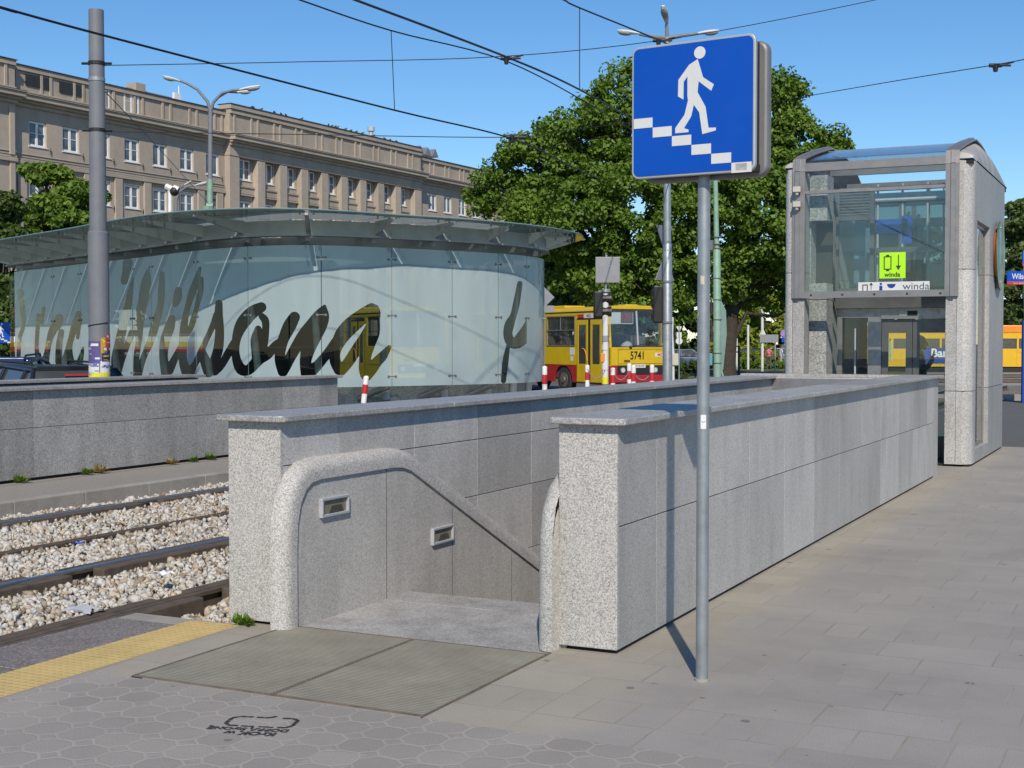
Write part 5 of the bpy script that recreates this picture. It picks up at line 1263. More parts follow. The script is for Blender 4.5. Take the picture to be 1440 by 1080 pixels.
# ================================================================== cars
def car(label, loc, head, col, estate=True, group='parked and passing cars'):
    h = Vector((head[0], head[1], 0)).normalized(); t = thing('parked_car', label, 'car', loc, math.atan2(h.y, h.x), group)
    body = [(2.1, .35), (2.15, .55), (2.0, .78), (1.1, .92), (-2.0, .95), (-2.15, .8), (-2.15, .4), (-1.75, .3), (1.7, .28)]
    cab = [(1.05, .92), (.35, 1.42), (-.2, 1.48), (-1.7, 1.43), (-2.08, .95)] if estate else [(1.05, .92), (.35, 1.4), (-.9, 1.42), (-1.7, .98)]
    m = MB(); m.prism(body, 1, -.86, .86); m.build('body', col, t, bevel=.08, seg=3)
    vs = []; 
    for s_ in (-1, 1): vs += [(x, s_*(.84-.24*((z-.92)/.55)), z) for x, z in cab]
    n_ = len(cab); m = MB(); m.add(vs, [tuple(range(n_))[::-1], tuple(range(n_, 2*n_))]+[(i, (i+1) % n_, n_+(i+1) % n_, n_+i) for i in range(n_)]); m.build('cabin', DOORG, t, bevel=.03)
    m = MB()
    for s_ in (-1, 1):
        e = lambda x, z: (x, s_*(.852-.24*((z-.92)/.55)), z)
        for a, b in zip(cab[:-1], cab[1:]): m.tube([e(*a), e(*b)], .035, 6)
        for x in (-.35, -1.35): m.tube([e(x, .93), e(x-.05, 1.44)], .035, 6)
    ztop = cab[2][1]; m.box(cab[3][0] if estate else cab[2][0], -.58, ztop-.06, cab[1][0], .58, ztop+.012)
    m.build('roof_frame', col, t, bevel=.01)
    if estate:
        m = MB()
        for s_ in (-1, 1): m.tube([(.2, s_*.56, 1.47), (.1, s_*.56, 1.55), (-1.4, s_*.56, 1.53), (-1.55, s_*.56, 1.46)], .018, 6)
        m.build('roof_rail', BLACK, t)
        MB().box(-1.84, -.2, 1.35, -1.8, .2, 1.375).build('brake_light', RED, t)
    for x in (1.35, -1.35):
        for s_ in (-1, 1):
            w_ = MB().tube([(x, s_*.7, .31), (x, s_*.88, .31)], .31, 20).build('wheel', RUBBER, t, smooth=True); MB().tube([(x, s_*.87, .31), (x, s_*.89, .31)], .19, 14).build('rim', ALU, w_)
    for s_ in (-1, 1): MB().box(-2.17, s_*.62-.14, .62, -2.12, s_*.62+.14, .85).build('tail_light', RED, t); MB().box(2.05, s_*.58-.18, .58, 2.13, s_*.58+.18, .72).build('headlight', SIGNW, t)
    return t
NAVY = pm('navy_car_paint', (.012, .02, .06), .25, .2, .05, 3); BLKC = pm('black_car_paint', (.015, .017, .022), .25, .1, .05, 3)
car('dark estate car with roof rails parked in front of the left of the pavilion', atz(52, 21.6, -.24), (-.93, .45), BLKC)
car('dark blue car with roof rails at the left edge, beyond the black estate car', atz(8, 23.6, -.14), (-.6, .8), pm('blue_car_paint', (.02, .04, .13), .3, .2, .05, 3))
for u, D, hd, cl, lb in ((966, 92, (1, .3), pm('blue_grey_car', (.12, .16, .24), .3), 'blue grey car far behind the lamp post'), (1062, 108, (1, .2), BLKC, 'dark car far behind the flowering bushes'), (1095, 112, (1, .5), pm('silver_car', (.4, .42, .45), .3, .3), 'silver car far off left of the lift tower')): car(lb, atz(u, D, -.28), hd, cl, False)
# ================================================================== trees
def leaf_cards(name, lobes, n, size, mat, parent, org, clump=1.0, seed=1):
    "leaves spread through clumps on and inside the lobes; lobes = (centre, (rx, ry, rz))"
    g = np.random.default_rng(seed); vol = np.array([r[0]*r[2] for c, r in lobes]); pr_ = vol/vol.sum()
    C = []; 
    for (c, r), w_ in zip(lobes, pr_):
        k = max(8, int(n*w_/230)); d = g.normal(size=(k, 3)); d /= np.linalg.norm(d, axis=1)[:, None]
        rad = 1.04 - np.abs(g.normal(0, .25, k)); rad = (rad+g.normal(0, .05, k)).clip(.2, 1.2); C.append(np.array(c)[None] + d*rad[:, None]*np.array(r)[None])
    C = np.concatenate(C); K_ = len(C); cr = g.uniform(.35, .95, K_)*clump; ct = g.uniform(-.22, .22, K_)
    idx = g.integers(0, K_, n); p = g.normal(size=(n, 3)); p /= np.linalg.norm(p, axis=1)[:, None]; p *= (g.random(n)**.45)[:, None]
    pos = C[idx] + p*(cr[idx][:, None])*np.array([1, 1, .7])
    # leaf frames, tending to face up and outwards
    nrm = p*.9 + g.normal(size=(n, 3))*.8 + np.array([0, 0, .55]); nrm /= np.linalg.norm(nrm, axis=1)[:, None]
    a = np.cross(nrm, g.normal(size=(n, 3))); a /= np.linalg.norm(a, axis=1)[:, None]; b = np.cross(nrm, a)
    s = size*g.uniform(.6, 1.3, n)[:, None]
    V = np.stack([pos - a*s*.62, pos + b*s*.38 - a*s*.05 + nrm*s*.08, pos + a*s*.62, pos - b*s*.38 - a*s*.05 + nrm*s*.08], 1).reshape(-1, 3) - np.array(org)[None]
    F = np.arange(n*4).reshape(n, 4); tone = (.45 + ct[idx] + g.normal(0, .17, n)).clip(0, 1)
    o = arr_mesh(name, V, F, mat, parent, tone); o.location = (0, 0, 0); return o
def tree(label, u, vbase, D, zb, lobes_px, n, leaf, mat, trunk=.35, branches=(), group=None, dz=.8, bark=BARK, seed=1, clump=1.0, lean=0):
    base = atz(u, D, zb); t = thing('leafy_tree', label, 'tree', base, 0, group)
    L = []
    for (pu, pv, ru, rv, dd) in lobes_px:
        c = at(pu, pv, D+dd); k = (D+dd)/FPX; L.append((c, (ru*k, max(ru*k*dz, 1.0), rv*k)))
    leaf_cards('crown', L, n, leaf, mat, t, base, clump, seed)
    top = max(L, key=lambda q: q[0].z)[0]
    m = MB(base); mid = base.lerp(top, .45); mid.x = base.x + (mid.x-base.x)*.3 + lean; mid.y = base.y+(mid.y-base.y)*.3
    m.tube([base, base+Vector((0, 0, .5)), base.lerp(mid, .5), mid, top], [trunk*1.35, trunk, trunk*.85, trunk*.62, .06], 12)
    for i, (c, r) in enumerate(L):
        st = base.lerp(mid, .75+.05*(i % 4)); q = st.lerp(c, .5) + Vector((random.uniform(-.4, .4), 0, -.3)); m.tube([st, q, c], [trunk*.42, trunk*.26, .04], 8)
        for j in range(5):
            e = c + Vector((random.uniform(-1, 1)*r[0], random.uniform(-1, 1)*r[1], random.uniform(-.7, .9)*r[2]))*.85; m.tube([q.lerp(c, .3+.12*j), (q.lerp(c, .5)).lerp(e, .5)+Vector((0, 0, .2)), e], [trunk*.16, trunk*.09, .02], 5)
    for pts, r0 in branches: m.tube([at(pu, pv, D+dd) for pu, pv, dd in pts], [r0*(1-.75*i/(len(pts)-1)) for i in range(len(pts))], 8)
    m.build('trunk', bark, t, smooth=True); return t
tree('tall broad green tree behind the bus, left of the sign post', 895, 530, 72, -.3, [(885, 175, 52, 78, 0), (825, 215, 62, 62, -1), (755, 245, 62, 48, 0), (695, 268, 40, 32, 1), (800, 310, 88, 62, -2), (885, 300, 80, 80, -2), (760, 305, 50, 40, 0), (870, 395, 85, 55, -1), (840, 160, 26, 30, 1), (735, 212, 26, 18, 0), (790, 185, 30, 24, 0)], 85000, .21, LEAF, .42, seed=3, clump=1.15, group='trees on the green island')
tree('tall green tree with dark forked trunk beside the green pole', 1022, 530, 72, -.3, [(1090, 175, 42, 62, 0), (1030, 210, 60, 80, 0), (1125, 235, 55, 62, -1), (1060, 300, 80, 70, -2), (970, 290, 60, 60, -1), (1120, 335, 68, 60, -2), (1000, 375, 75, 48, 0), (1165, 203, 26, 18, 0), (1105, 140, 18, 24, 0), (1090, 400, 60, 32, 0)], 75000, .21, LEAF, .46, branches=[([(1030, 480, 0), (1050, 440, 0), (1090, 445, 0), (1115, 433, 0)], .16), ([(1024, 470, 0), (1042, 425, .5), (1072, 418, 1), (1100, 400, 1)], .14)], seed=4, clump=1.15, group='trees on the green island')
tree('pale green feathery tree between the pavilion and the tall trees', 778, 530, 82, -.3, [(785, 385, 42, 48, 0), (770, 430, 38, 36, 0), (810, 440, 38, 36, 1), (795, 352, 20, 20, 0)], 12000, .26, leafy('leaves_pale', (.07, .13, .035), (.16, .25, .07)), .22, seed=5, group='trees on the green island')
tree('round topped green tree in front of the apartment building, left of the tram pole', 92, 540, 60, -.3, [(70, 262, 26, 26, 0), (95, 290, 36, 32, 0), (60, 312, 38, 32, -1), (115, 318, 26, 24, 0), (85, 342, 40, 26, 0), (62, 243, 15, 13, 0), (118, 270, 14, 14, 0)], 15000, .24, LEAF, .2, seed=6, clump=.75, group='trees left of the pavilion')
tree('low dark green tree at the left edge under the canopy', -5, 545, 56, -.3, [(10, 322, 34, 34, 0), (-25, 340, 36, 36, 0), (30, 345, 26, 20, 0), (0, 400, 40, 40, 0), (-20, 450, 44, 40, -1), (20, 470, 26, 40, 0), (8, 295, 14, 14, 0)], 16000, .24, LEAFD, .2, seed=7, clump=.8, group='trees left of the pavilion')
tree('tree rising beyond the street at the right edge, right of the lift tower', 1450, 535, 105, -.3, [(1440, 360, 42, 62, 0), (1470, 320, 40, 46, 0), (1435, 430, 40, 46, 0), (1430, 310, 20, 22, 0)], 17000, .34, leafy('leaves_olive', (.06, .09, .025), (.12, .17, .05)), .35, seed=8, clump=1.3, group='trees across the far street')
tree('dark tree behind the left half of the pavilion, seen through the lettering', 120, 540, 44, -.3, [(60, 400, 50, 50, 0), (120, 410, 60, 62, 0), (180, 380, 50, 42, 0), (90, 470, 70, 40, 0)], 14000, .24, LEAFD, .2, seed=31, clump=.8, group='trees left of the pavilion')
tree('dark tree behind the middle of the pavilion, seen through the lettering', 270, 540, 54, -.3, [(230, 390, 46, 44, 0), (290, 400, 60, 56, 0), (350, 410, 50, 55, 0), (300, 470, 80, 40, 0), (240, 440, 40, 30, 0)], 16000, .26, LEAFD, .2, seed=32, clump=.9, group='trees left of the pavilion')
# belt of trees closing the view under the crowns
BELT = [(790, 125, 392, 52, LEAFD, 'dark tree far behind the bus'), (860, 135, 420, 50, LEAFD, 'dark tree far behind the traffic lights'), (935, 128, 408, 55, LEAF, 'far tree behind the lamp post'), (1000, 132, 412, 52, LEAFD, 'dark far tree behind the green pole'), (1062, 118, 440, 36, LEAFY, 'light yellow green young tree behind the forked trunk'), (1110, 140, 400, 60, LEAF, 'far green tree left of the lift tower'), (1180, 135, 400, 62, LEAFD, 'dark far tree behind the left column of the lift tower'), (1255, 138, 385, 70, LEAFD, 'dark far tree seen through the lift glass'), (1330, 130, 390, 66, LEAF, 'far green tree seen behind the right of the lift glass'), (1395, 140, 395, 62, LEAFD, 'dark far tree behind the right column of the lift tower')]
for i, (u, D, vc, ru, mt, lb) in enumerate(BELT):
    tree(lb, u, 525, D, -.3, [(u, vc, ru, (505-vc)*.75, 0), (u-ru*.6, vc+28, ru*.7, 50, 1), (u+ru*.6, vc+24, ru*.7, 52, -1), (u, vc+62, ru*1.05, 36, 0)], 9000, .42, mt, .3, seed=20+i, clump=1.6, group='belt of far trees')
# grass island, hedge, flowering bushes
GR = NB('lawn'); co = GR.coord(); gcol = GR.mix(GR.noise(co, .4, 5), (.055, .09, .018), (.13, .13, .05)); GR = GR.fin(gcol, .95)
a, b, c, d = atz(760, 66, -.27), atz(1240, 70, -.27), atz(1300, 115, -.27), atz(760, 115, -.27)
m = MB(); m.quad(a, b, c, d); tag(m.build('lawn', GR), kind='structure')
def hedge(name, lab, u0, u1, D, z0, h, dep, n, mat, leaf=.16, cat='hedge', seed=1, zc=None):
    p, q = atz(u0, D, z0), atz(u1, D, z0); g = np.random.default_rng(seed); mid = (p+q)/2; t_ = thing(name, lab, cat, mid)
    L_ = []; k = max(3, int((q-p).length/(.9*h)))
    for i in range(k):
        c = p.lerp(q, (i+.5)/k); hh = h*g.uniform(.85, 1.12) if cat != 'hedge' else h
        L_.append((Vector((c.x, c.y, z0+hh*.5)), ((q-p).length/k*.75, dep, hh*.5)))
    leaf_cards('foliage', L_, n, leaf, mat, t_, mid, .3, seed)
    m_ = MB(mid); 
    for i in range(k): c = p.lerp(q, (i+.5)/k); m_.tube([(c.x, c.y, z0), (c.x, c.y, z0+h*.7)], [.04, .02], 6)
    m_.build('stems', BARK, t_); return t_
hedge('far_hedge', 'long dark band of shrubs closing the view behind the far trees', 740, 1500, 150, -.28, 5.0, 2.0, 22000, LEAFD, .55, 'shrubs', 12)
hedge('clipped_hedge', 'low dark clipped hedge running behind the forked tree', 930, 1120, 97, -.28, .55, .5, 15000, LEAF, .15, seed=2)
hedge('clipped_hedge', 'low dark hedge piece beside the utility box', 940, 985, 70, -.28, .9, .5, 4000, LEAFD, .14, seed=9)
hedge('flowering_bush', 'big yellow green bush behind the forked tree, left of the lift tower', 1028, 1094, 104, -.28, 1.35, 1.0, 16000, LEAFY, .17, 'bush', 3)
hedge('flowering_bush', 'darker green bush at the right end of the yellow green bush', 1082, 1112, 108, -.28, 1.3, .8, 5000, LEAF, .15, 'bush', 4)
# ================================================================== poles
# tram pole with posters
pc = at(140, 530, 20); t = thing('tram_pole', 'thick grey tram line pole pasted with posters in front of the pavilion', 'pole', (pc.x, pc.y, -.05)); b0 = Vector((pc.x, pc.y, -.05))
zj = at(140, 328, 20).z; zt = at(134, 18, 20).z
MB(b0).tube([(pc.x, pc.y, -.05), (pc.x, pc.y, zj), (pc.x, pc.y, zj+.02)], [.152, .15, .13], 24).build('lower_pole', STEELP, t, smooth=True)
MB(b0).tube([(pc.x, pc.y, zj), (pc.x, pc.y, zt)], [.124, .108], 24).build('upper_pole', STEELP, t, smooth=True)
MB(b0).tube([(pc.x, pc.y, at(134, 117, 20).z), (pc.x, pc.y, at(134, 112, 20).z)], .121, 24).build('clamp_band', STEEL, t)
m = MB(b0)
for v_ in (92, 185):
    z = at(134, v_, 20).z; m.tube([(pc.x, pc.y, z-.025), (pc.x, pc.y, z+.025)], .124, 20)
    for s_ in (-1, 1): d = _R*s_; m.tube([Vector((pc.x, pc.y, z))+d*.1, Vector((pc.x, pc.y, z))+d*.22], .02, 6)
m.build('span_clamp', BLACK, t)
def poster(a0, a1, z0, z1, cols, seed, r=.1545):
    g = random.Random(seed); s_ = wrap(r, a0, a1, z0, z1, 8).build('poster', pm(*cols[0]), t); n_ = 9
    for k in range(n_):
        c = cols[1+g.randrange(len(cols)-1)]; x0 = g.uniform(.03, .7); x1 = min(.97, x0+g.uniform(.15, .6)); y0 = g.uniform(.03, .85); y1 = min(.97, y0+g.uniform(.02, .16))
        wrap(r+.0012+.0003*k, a0+(a1-a0)*x0, a0+(a1-a0)*x1, z0+(z1-z0)*y0, z0+(z1-z0)*y1, 6).build('print_patch', pm(*c), s_)
PV = ('poster_violet', (.10, .08, .24), .7, 0, .15, 20); PWH = ('poster_white', (.66, .66, .7), .8, 0, .1, 15); PYE = ('poster_bright_yellow', (.72, .66, .03), .7, 0, .1, 15); PRD = ('poster_red', (.5, .05, .06), .7, 0, .1, 15); PBL = ('poster_blue', (.08, .14, .42), .7, 0, .2, 15); PBK = ('poster_black', (.02, .02, .025), .7, 0, .1, 15); POR = ('poster_ochre', (.5, .3, .03), .7, 0, .2, 15); PGR = ('print_grey', (.3, .3, .38), .8, 0, .2, 30)
fa = math.degrees(math.atan2(-pc.y, -pc.x)) % 360
Z = lambda v_: at(140, v_, 20).z
poster(fa-82, fa+6, Z(507), Z(475), [PV, PWH, PBL, PGR, PV], 1); poster(fa-84, fa-2, Z(524), Z(506), [PWH, PGR, PBL, PWH], 2); poster(fa+8, fa+34, Z(492), Z(470), [POR, PYE, POR], 3)
poster(fa+34, fa+85, Z(485), Z(466), [PRD, PWH, PRD], 4); poster(fa+14, fa+80, Z(504), Z(484), [PBK, PWH, POR, PBL], 5); poster(fa+4, fa+84, Z(522), Z(503), [PWH, PGR, PRD, PBL], 6); poster(fa-58, fa+72, Z(536), Z(519), [PYE, PBK, PYE, PYE], 7, .157); poster(fa-88, fa-60, Z(536), Z(521), [PYE, PGR, PYE], 8)
m = MB(b0); zz = Z(458); m.tube([(pc.x+.156*math.cos(R_(fa+q)), pc.y+.156*math.sin(R_(fa+q)), zz+.0004*(q+60)) for q in range(-88, 60, 12)], .007, 5); m.build('loose_wire', BLACK, t)
# lamps
LAMPW = pm('lamp_head_white', (.62, .63, .62), .45, 0, .06, 5); LAMPG = pm('lamp_glass', (.3, .31, .3), .15, 0, .05, 5)
def lamp_head(t, p, d, L, pole):
    "street lamp head at p pointing along d"
    d = Vector(d).normalized(); sd_ = d.cross(Vector((0, 0, 1))).normalized(); up = sd_.cross(d)
    def ell(fr, to, w0, w1, h0, h1, zoff, mat, nm):
        m = MB(pole); vs = []; n_ = 10; M_ = 7
        for i in range(M_):
            q = i/(M_-1); x = fr+(to-fr)*q; prof_ = math.sin(math.pi*(.12+.82*q))**.6; w_ = (w0+(w1-w0)*q)*prof_; h_ = (h0+(h1-h0)*q)*prof_
            for k in range(n_): a = 2*math.pi*k/n_; vs.append(p + d*(x*L) + sd_*(math.cos(a)*w_*L) + up*(math.sin(a)*h_*L+zoff*L))
        m.add(vs, [(i*n_+k, i*n_+(k+1) % n_, (i+1)*n_+(k+1) % n_, (i+1)*n_+k) for i in range(M_-1) for k in range(n_)]+[tuple(range(n_))[::-1], tuple(range((M_-1)*n_, M_*n_))]); return m.build(nm, mat, t, smooth=True)
    h = ell(-.08, 1, .1, .19, .07, .11, .0, LAMPW, 'lamp_head'); g = ell(.35, .95, .14, .16, .1, .12, -.07, LAMPG, 'lamp_glass'); g.parent = h
# twin arm lamp behind the pavilion
D = 47; pb = atz(296, D, -.3); t = thing('street_lamp', 'tall green and grey street lamp with curved arms in front of the apartment building', 'street lamp', pb)
q = lambda u, v_, dd=0: at(u, v_, D+dd)
MB(pb).tube([pb, q(295, 300), q(295.5, 252)], [.13, .11, .1], 14).build('lower_pole', GREENP, t, smooth=True)
MB(pb).tube([q(295.5, 252), q(296, 160), q(296, 150)], [.085, .075, .07], 14).build('upper_pole', STEELP, t, smooth=True)
m = MB(pb); m.tube([q(296, 158), q(292, 143), q(278, 126), q(262, 117), q(251, 113)], [.06, .055, .05, .045, .04], 10); m.tube([q(296, 158), q(300, 144), q(312, 131), q(327, 127), q(338, 126)], [.06, .055, .05, .045, .04], 10); m.tube([q(306, 137, .5), q(320, 129, 2), q(333, 130, 3)], [.05, .045, .04], 10); m.build('arm', STEELP, t, smooth=True)
for p_, e in ((q(253, 114), q(229, 107, -.2)), (q(338, 126), q(366, 121)), (q(331, 130, 3), q(353, 128, 3))): lamp_head(t, p_, e-p_, (e-p_).length, pb)
m = MB(pb); m.tube([q(291, 290), q(300, 290)], .12, 8); m.box(q(293, 300).x-.12, q(293, 300).y-.12, q(293, 297).z, q(293, 300).x+.12, q(293, 300).y+.12, q(293, 290).z); m.build('cable_box', GREENP, t)
# lower twin lamp
D = 62; pb = atz(247, D, -.3); t = thing('street_lamp', 'smaller street lamp with two white heads behind the pavilion canopy', 'street lamp', pb)
MB(pb).tube([pb, q(247, 300, 15), q(249, 275, 15)], [.1, .08, .07], 10).build('pole', STEELP, t, smooth=True) if False else MB(pb).tube([pb, at(247, 300, D), at(248, 280, D)], [.1, .08, .07], 10).build('pole', STEELP, t, smooth=True)
Q = lambda u, v_: at(u, v_, D)
m = MB(pb); m.tube([Q(248, 282), Q(252, 270), Q(262, 263), Q(275, 260)], [.07, .06, .05, .04], 8); m.tube([Q(248, 282), Q(249, 272), Q(256, 262), Q(259, 260)], [.06, .05, .04, .04], 8); m.build('arm', STEELP, t, smooth=True)
for p_, e in ((Q(274, 261), Q(291, 256)), (Q(258, 261), Q(269, 254))): lamp_head(t, p_, e-p_, (e-p_).length, pb)
D = 55; pb = atz(239, D, -.3); t = thing('camera_mast', 'slim white mast with two surveillance cameras behind the canopy', 'camera mast', pb)
MB(pb).tube([pb, Q(239, 266)], [.09, .08], 10).build('mast', WHITE, t, smooth=True)
for a, e in ((Q(242, 266), Q(233, 262)), (Q(244, 264), Q(251, 267))): 
    m = MB(pb); m.tube([a, e], .13, 8); h = m.build('camera', SIGNW, t); m = MB(pb); m.tube([e, e+(e-a)*.08], .1, 8); m.build('lens', BLACK, h)
m = MB(pb); m.ball(Q(245, 269), .2, 8, 6); m.build('camera_dome', BLACK, t, smooth=True)
# lamp + traffic light pole right of the bus
D = 26; pb = atz(939, D, -.2); t = thing('street_lamp', 'tall galvanised street lamp behind the blue sign, carrying traffic lights and triangular signs', 'street lamp', pb)
MB(pb).tube([pb, Q(938.5, 345), Q(938.5, 343)], [.098, .09, .078], 16).build('lower_pole', STEEL, t, smooth=True); MB(pb).tube([Q(938.5, 345), Q(938, 54)], [.075, .06], 16).build('upper_pole', STEEL, t, smooth=True)
m = MB(pb); m.tube([Q(938, 60), Q(938, 54), Q(920, 52), Q(899, 48)], [.05, .045, .035, .03], 8); m.tube([Q(938, 54), Q(960, 50), Q(982, 47)], [.045, .035, .03], 8); m.tube([Q(938, 54), Q(937.5, 34)], [.04, .03], 8); m.build('arm', STEELP, t, smooth=True)
for p_, e in ((Q(898, 47), Q(868, 43)), (Q(981, 47), Q(1011, 43))): lamp_head(t, p_, e-p_, (e-p_).length, pb)
hp = Q(937.5, 32); lamp_head(t, hp, Vector((.15, -.9, .55)), .45, pb)
def tri(m, pts, th):
    P_ = [Vector(p_) for p_ in pts]; n_ = (P_[1]-P_[0]).cross(P_[2]-P_[0]).normalized()*th; m.add(P_+[p_+n_ for p_ in P_], [(0, 1, 2), (5, 4, 3), (0, 3, 4, 1), (1, 4, 5, 2), (2, 5, 3, 0)])
m = MB(pb); tri(m, [Q(923, 316), at(946, 318, D+.5), at(935, 353, D+.3)], .02); m.build('triangular_sign', SIGNBACK, t, bevel=.004)
m = MB(pb); tri(m, [Q(920.5, 394), at(947, 395, D+.5), at(935, 356, D+.3)], .02); m.build('triangular_sign', SIGNBACK, t, bevel=.004)
m = MB(pb); m.tube([Q(938.5, 354), Q(938.5, 351)], .09, 12); m.tube([Q(938.5, 398), Q(938.5, 395)], .1, 12); m.tube([Q(938.5, 455), Q(938.5, 452)], .1, 12); m.tube([Q(930, 405), Q(938, 405)], .03, 6); m.tube([Q(930, 452), Q(938, 452)], .03, 6); m.build('clamp', STEELP, t)
# dark traffic light body seen from behind
bx_ = Q(925, 428); m = MB(pb); hx = .09
def obox(m, c, dx, dy, dz, ax):
    "box with its x axis along ax"
    ax = Vector((ax.x, ax.y, 0)).normalized(); ay = Vector((-ax.y, ax.x, 0)); vs = [Vector(c)+ax*sx*dx+ay*sy*dy+Vector((0, 0, sz*dz)) for sz in (-1, 1) for sy in (-1, 1) for sx in (-1, 1)]
    m.add(vs, [(0,2,3,1),(4,5,7,6),(0,1,5,4),(2,6,7,3),(0,4,6,2),(1,3,7,5)])
obox(m, bx_, .095, .09, .36, _R); lt = m.build('traffic_light', BLACK, t, bevel=.03)
m = MB(pb)
for k in range(3): c = bx_ + Vector((0, 0, .23-.23*k)) + Vector((-_R.y, _R.x, 0))*.1; m.tube([c, c+Vector((-_R.y, _R.x, 0))*.18], [.1, .11], 12)
m.build('hood', BLACK, lt)
# slim pole with sign back and traffic light
D = 30; pb = atz(851, D, -.22); t = thing('traffic_light_pole', 'slim sticker-covered pole with traffic light and square sign back before the bus', 'traffic light', pb)
MB(pb).tube([pb, Q(851.5, 412)], [.072, .07], 14).build('pole', SIGNW, t, smooth=True); MB(pb).tube([Q(851.5, 412), Q(852.5, 358)], [.03, .028], 10).build('sign_post', STEEL, t, smooth=True)
MB(pb).tube([Q(851.5, 411), Q(851.5, 407)], .11, 14).build('cap', STEEL, t)
m = MB(pb); obox(m, at(854.5, 379.5, D-.08), .27, .008, .285, _R); m.build('square_sign', SIGNBACK, t, bevel=.02)
m = MB(pb); obox(m, Q(841, 428), .1, .12, .29, _R); lt = m.build('traffic_light', BLACK, t, bevel=.03)
m = MB(pb)
for v_ in (420, 438): c = Q(847, v_); m.tube([c, c+_R*.2], [.1, .115], 12)
m.build('hood', BLACK, lt); m = MB(pb)
m.tube([Q(848, 421), Q(848.5, 421)], .08, 12); m.build('red_lens', pm('dull_red_lens', (.25, .02, .015), .3), lt)
m = MB(pb); obox(m, Q(847, 503), .05, .08, .1, _R); m.build('push_button', pm('orange_button_box', (.7, .28, .01), .5), t, bevel=.01)
for v0, v1, cl in ((480, 472, PGR), (508, 520, PWH), (530, 540, PYE), (540, 546, PBL), (485, 492, PWH)):
    c = Q(851, v0); m = MB(pb); m.tube([(c.x, c.y, Q(851, max(v0, v1)).z), (c.x, c.y, Q(851, min(v0, v1)).z)], .0745, 14, False); m.build('sticker_wrap', pm(*cl), t)
# green pole and translucent panel behind it
D = 45; pb = atz(1009, D, -.25); t = thing('tram_pole', 'pale green pole beside the dark forked tree trunk, with boxes and bands', 'pole', pb)
MB(pb).tube([pb, Q(1008, 352), Q(1008, 350)], [.135, .125, .1], 14).build('lower_pole', GREENP, t, smooth=True); MB(pb).tube([Q(1008, 350), Q(1004, 150)], [.09, .07], 12).build('upper_pole', GREENP, t, smooth=True)
m = MB(pb)
for v_ in (334, 344, 350, 392, 422, 450, 497, 511): m.tube([Q(1009, v_), Q(1009, v_-1.2)], .15, 12)
m.box(Q(1000, 350).x, Q(1000, 350).y-.1, Q(1000, 352).z, Q(1004, 350).x, Q(1004, 350).y+.1, Q(1000, 338).z); m.tube([Q(1004, 346), Q(1000, 346)], .05, 6)
m.build('band', STEELD, t); m = MB(pb); obox(m, Q(999, 505), .05, .1, .2, _R); m.build('cable_box', pm('teal_box', (.1, .3, .33), .5), t)
D = 50; p_ = atz(1024, D, -.28); t = thing('advert_panel', 'pale green tapering panel seen edge on behind the green pole', 'panel', p_)
vs = [Q(1013, 420), Q(1021, 437), Q(1022, 470), Q(1017, 520), Q(1012, 522)]
m = MB(p_); dd = _F*.08; m.add(vs+[v_+dd for v_ in vs], [(0, 1, 2, 3, 4), (9, 8, 7, 6, 5)]+[(i, (i+1) % 5, 5+(i+1) % 5, 5+i) for i in range(5)]); m.build('panel', pm('grey_green_panel', (.17, .27, .24), .4, 0, .15, 1), t)
m = MB(p_); m.tube([p_, Q(1014, 520)], .04, 8); m.build('leg', GREENP, t)
# utility box on thin white post
D = 27; pb = atz(947, D, -.2); t = thing('utility_box', 'cream utility box on a thin white post right of the traffic lights', 'box', pb)
MB(pb).tube([pb, Q(946, 497), Q(945, 470), Q(946, 446)], [.04, .035, .025, .02], 8).build('post', SIGNW, t); m = MB(pb); obox(m, Q(948.5, 505.5), .075, .06, .12, _R); m.build('cabinet', pm('cream_box', (.5, .48, .4), .6), t, bevel=.012)
# ================================================================== bollards with chain
BOL = [(766, 517, 22, 0), (826, 515, 25.5, 0), (862, 519, 24.5, 0), (885, 513, 25, 0), (891, 515.5, 24, 0), (917, 515, 24.5, 0), (515, 531, 20.5, 1)]
BLAB = ['red and white bollard at the right end of the pavilion glass', 'red and white bollard before the bus front door', 'red and white bollard left of the bus headlight', 'red and white bollard, left of the pair before the bus grille', 'red and white bollard, right of the pair before the bus grille', 'red and white bollard right of the bus number plate', 'leaning red and white bollard below the last letter of the pavilion, behind the stair wall']
for i, (u, vt, D, ln) in enumerate(BOL):
    top = Q(u, vt); base = Vector((top.x, top.y, -.15)); 
    if ln: base = base - _R*.13 
    t = thing('bollard', BLAB[i], 'bollard', base, 0, 'red and white bollards'); h = top-base; r = .042
    zs = [0, .2, .45, .72, 1.0] if True else []
    m = MB(base); m2_ = MB(base)
    fr = [1-q_ for q_ in (0, .085, .2, .315, .44, .57, .72, 1.0)]
    for k in range(7): (m2_ if k % 2 == 1 else m).tube([base+h*fr[k], base+h*fr[k+1]], r+.0006*(k % 2), 12)
    m.ball(top, (r, r, r*.7), 12, 6)
    m.build('white_bands', WHITE, t, smooth=True); m2_.build('red_bands', RED, t, smooth=True)
for a, b, lb in ((862, 885, 'thin chain between the bollards left of the bus headlight'), (891, 917, 'thin chain between the bollards before the bus number plate'), (826, 851, 'thin chain from the bollard at the bus door to the traffic light pole')):
    p_, e = at(a, 523 if a > 830 else 519, 24.7), at(b, 521, 24.7); m = MB(p_); m.tube([p_.lerp(e, k/10)-Vector((0, 0, .16*(1-(2*k/10-1)**2))) for k in range(11)], .008, 5)
    ch = m.build('bollard_chain', STEEL); ch.location = p_; tag(ch, lb, 'chain', 'bollard chains')
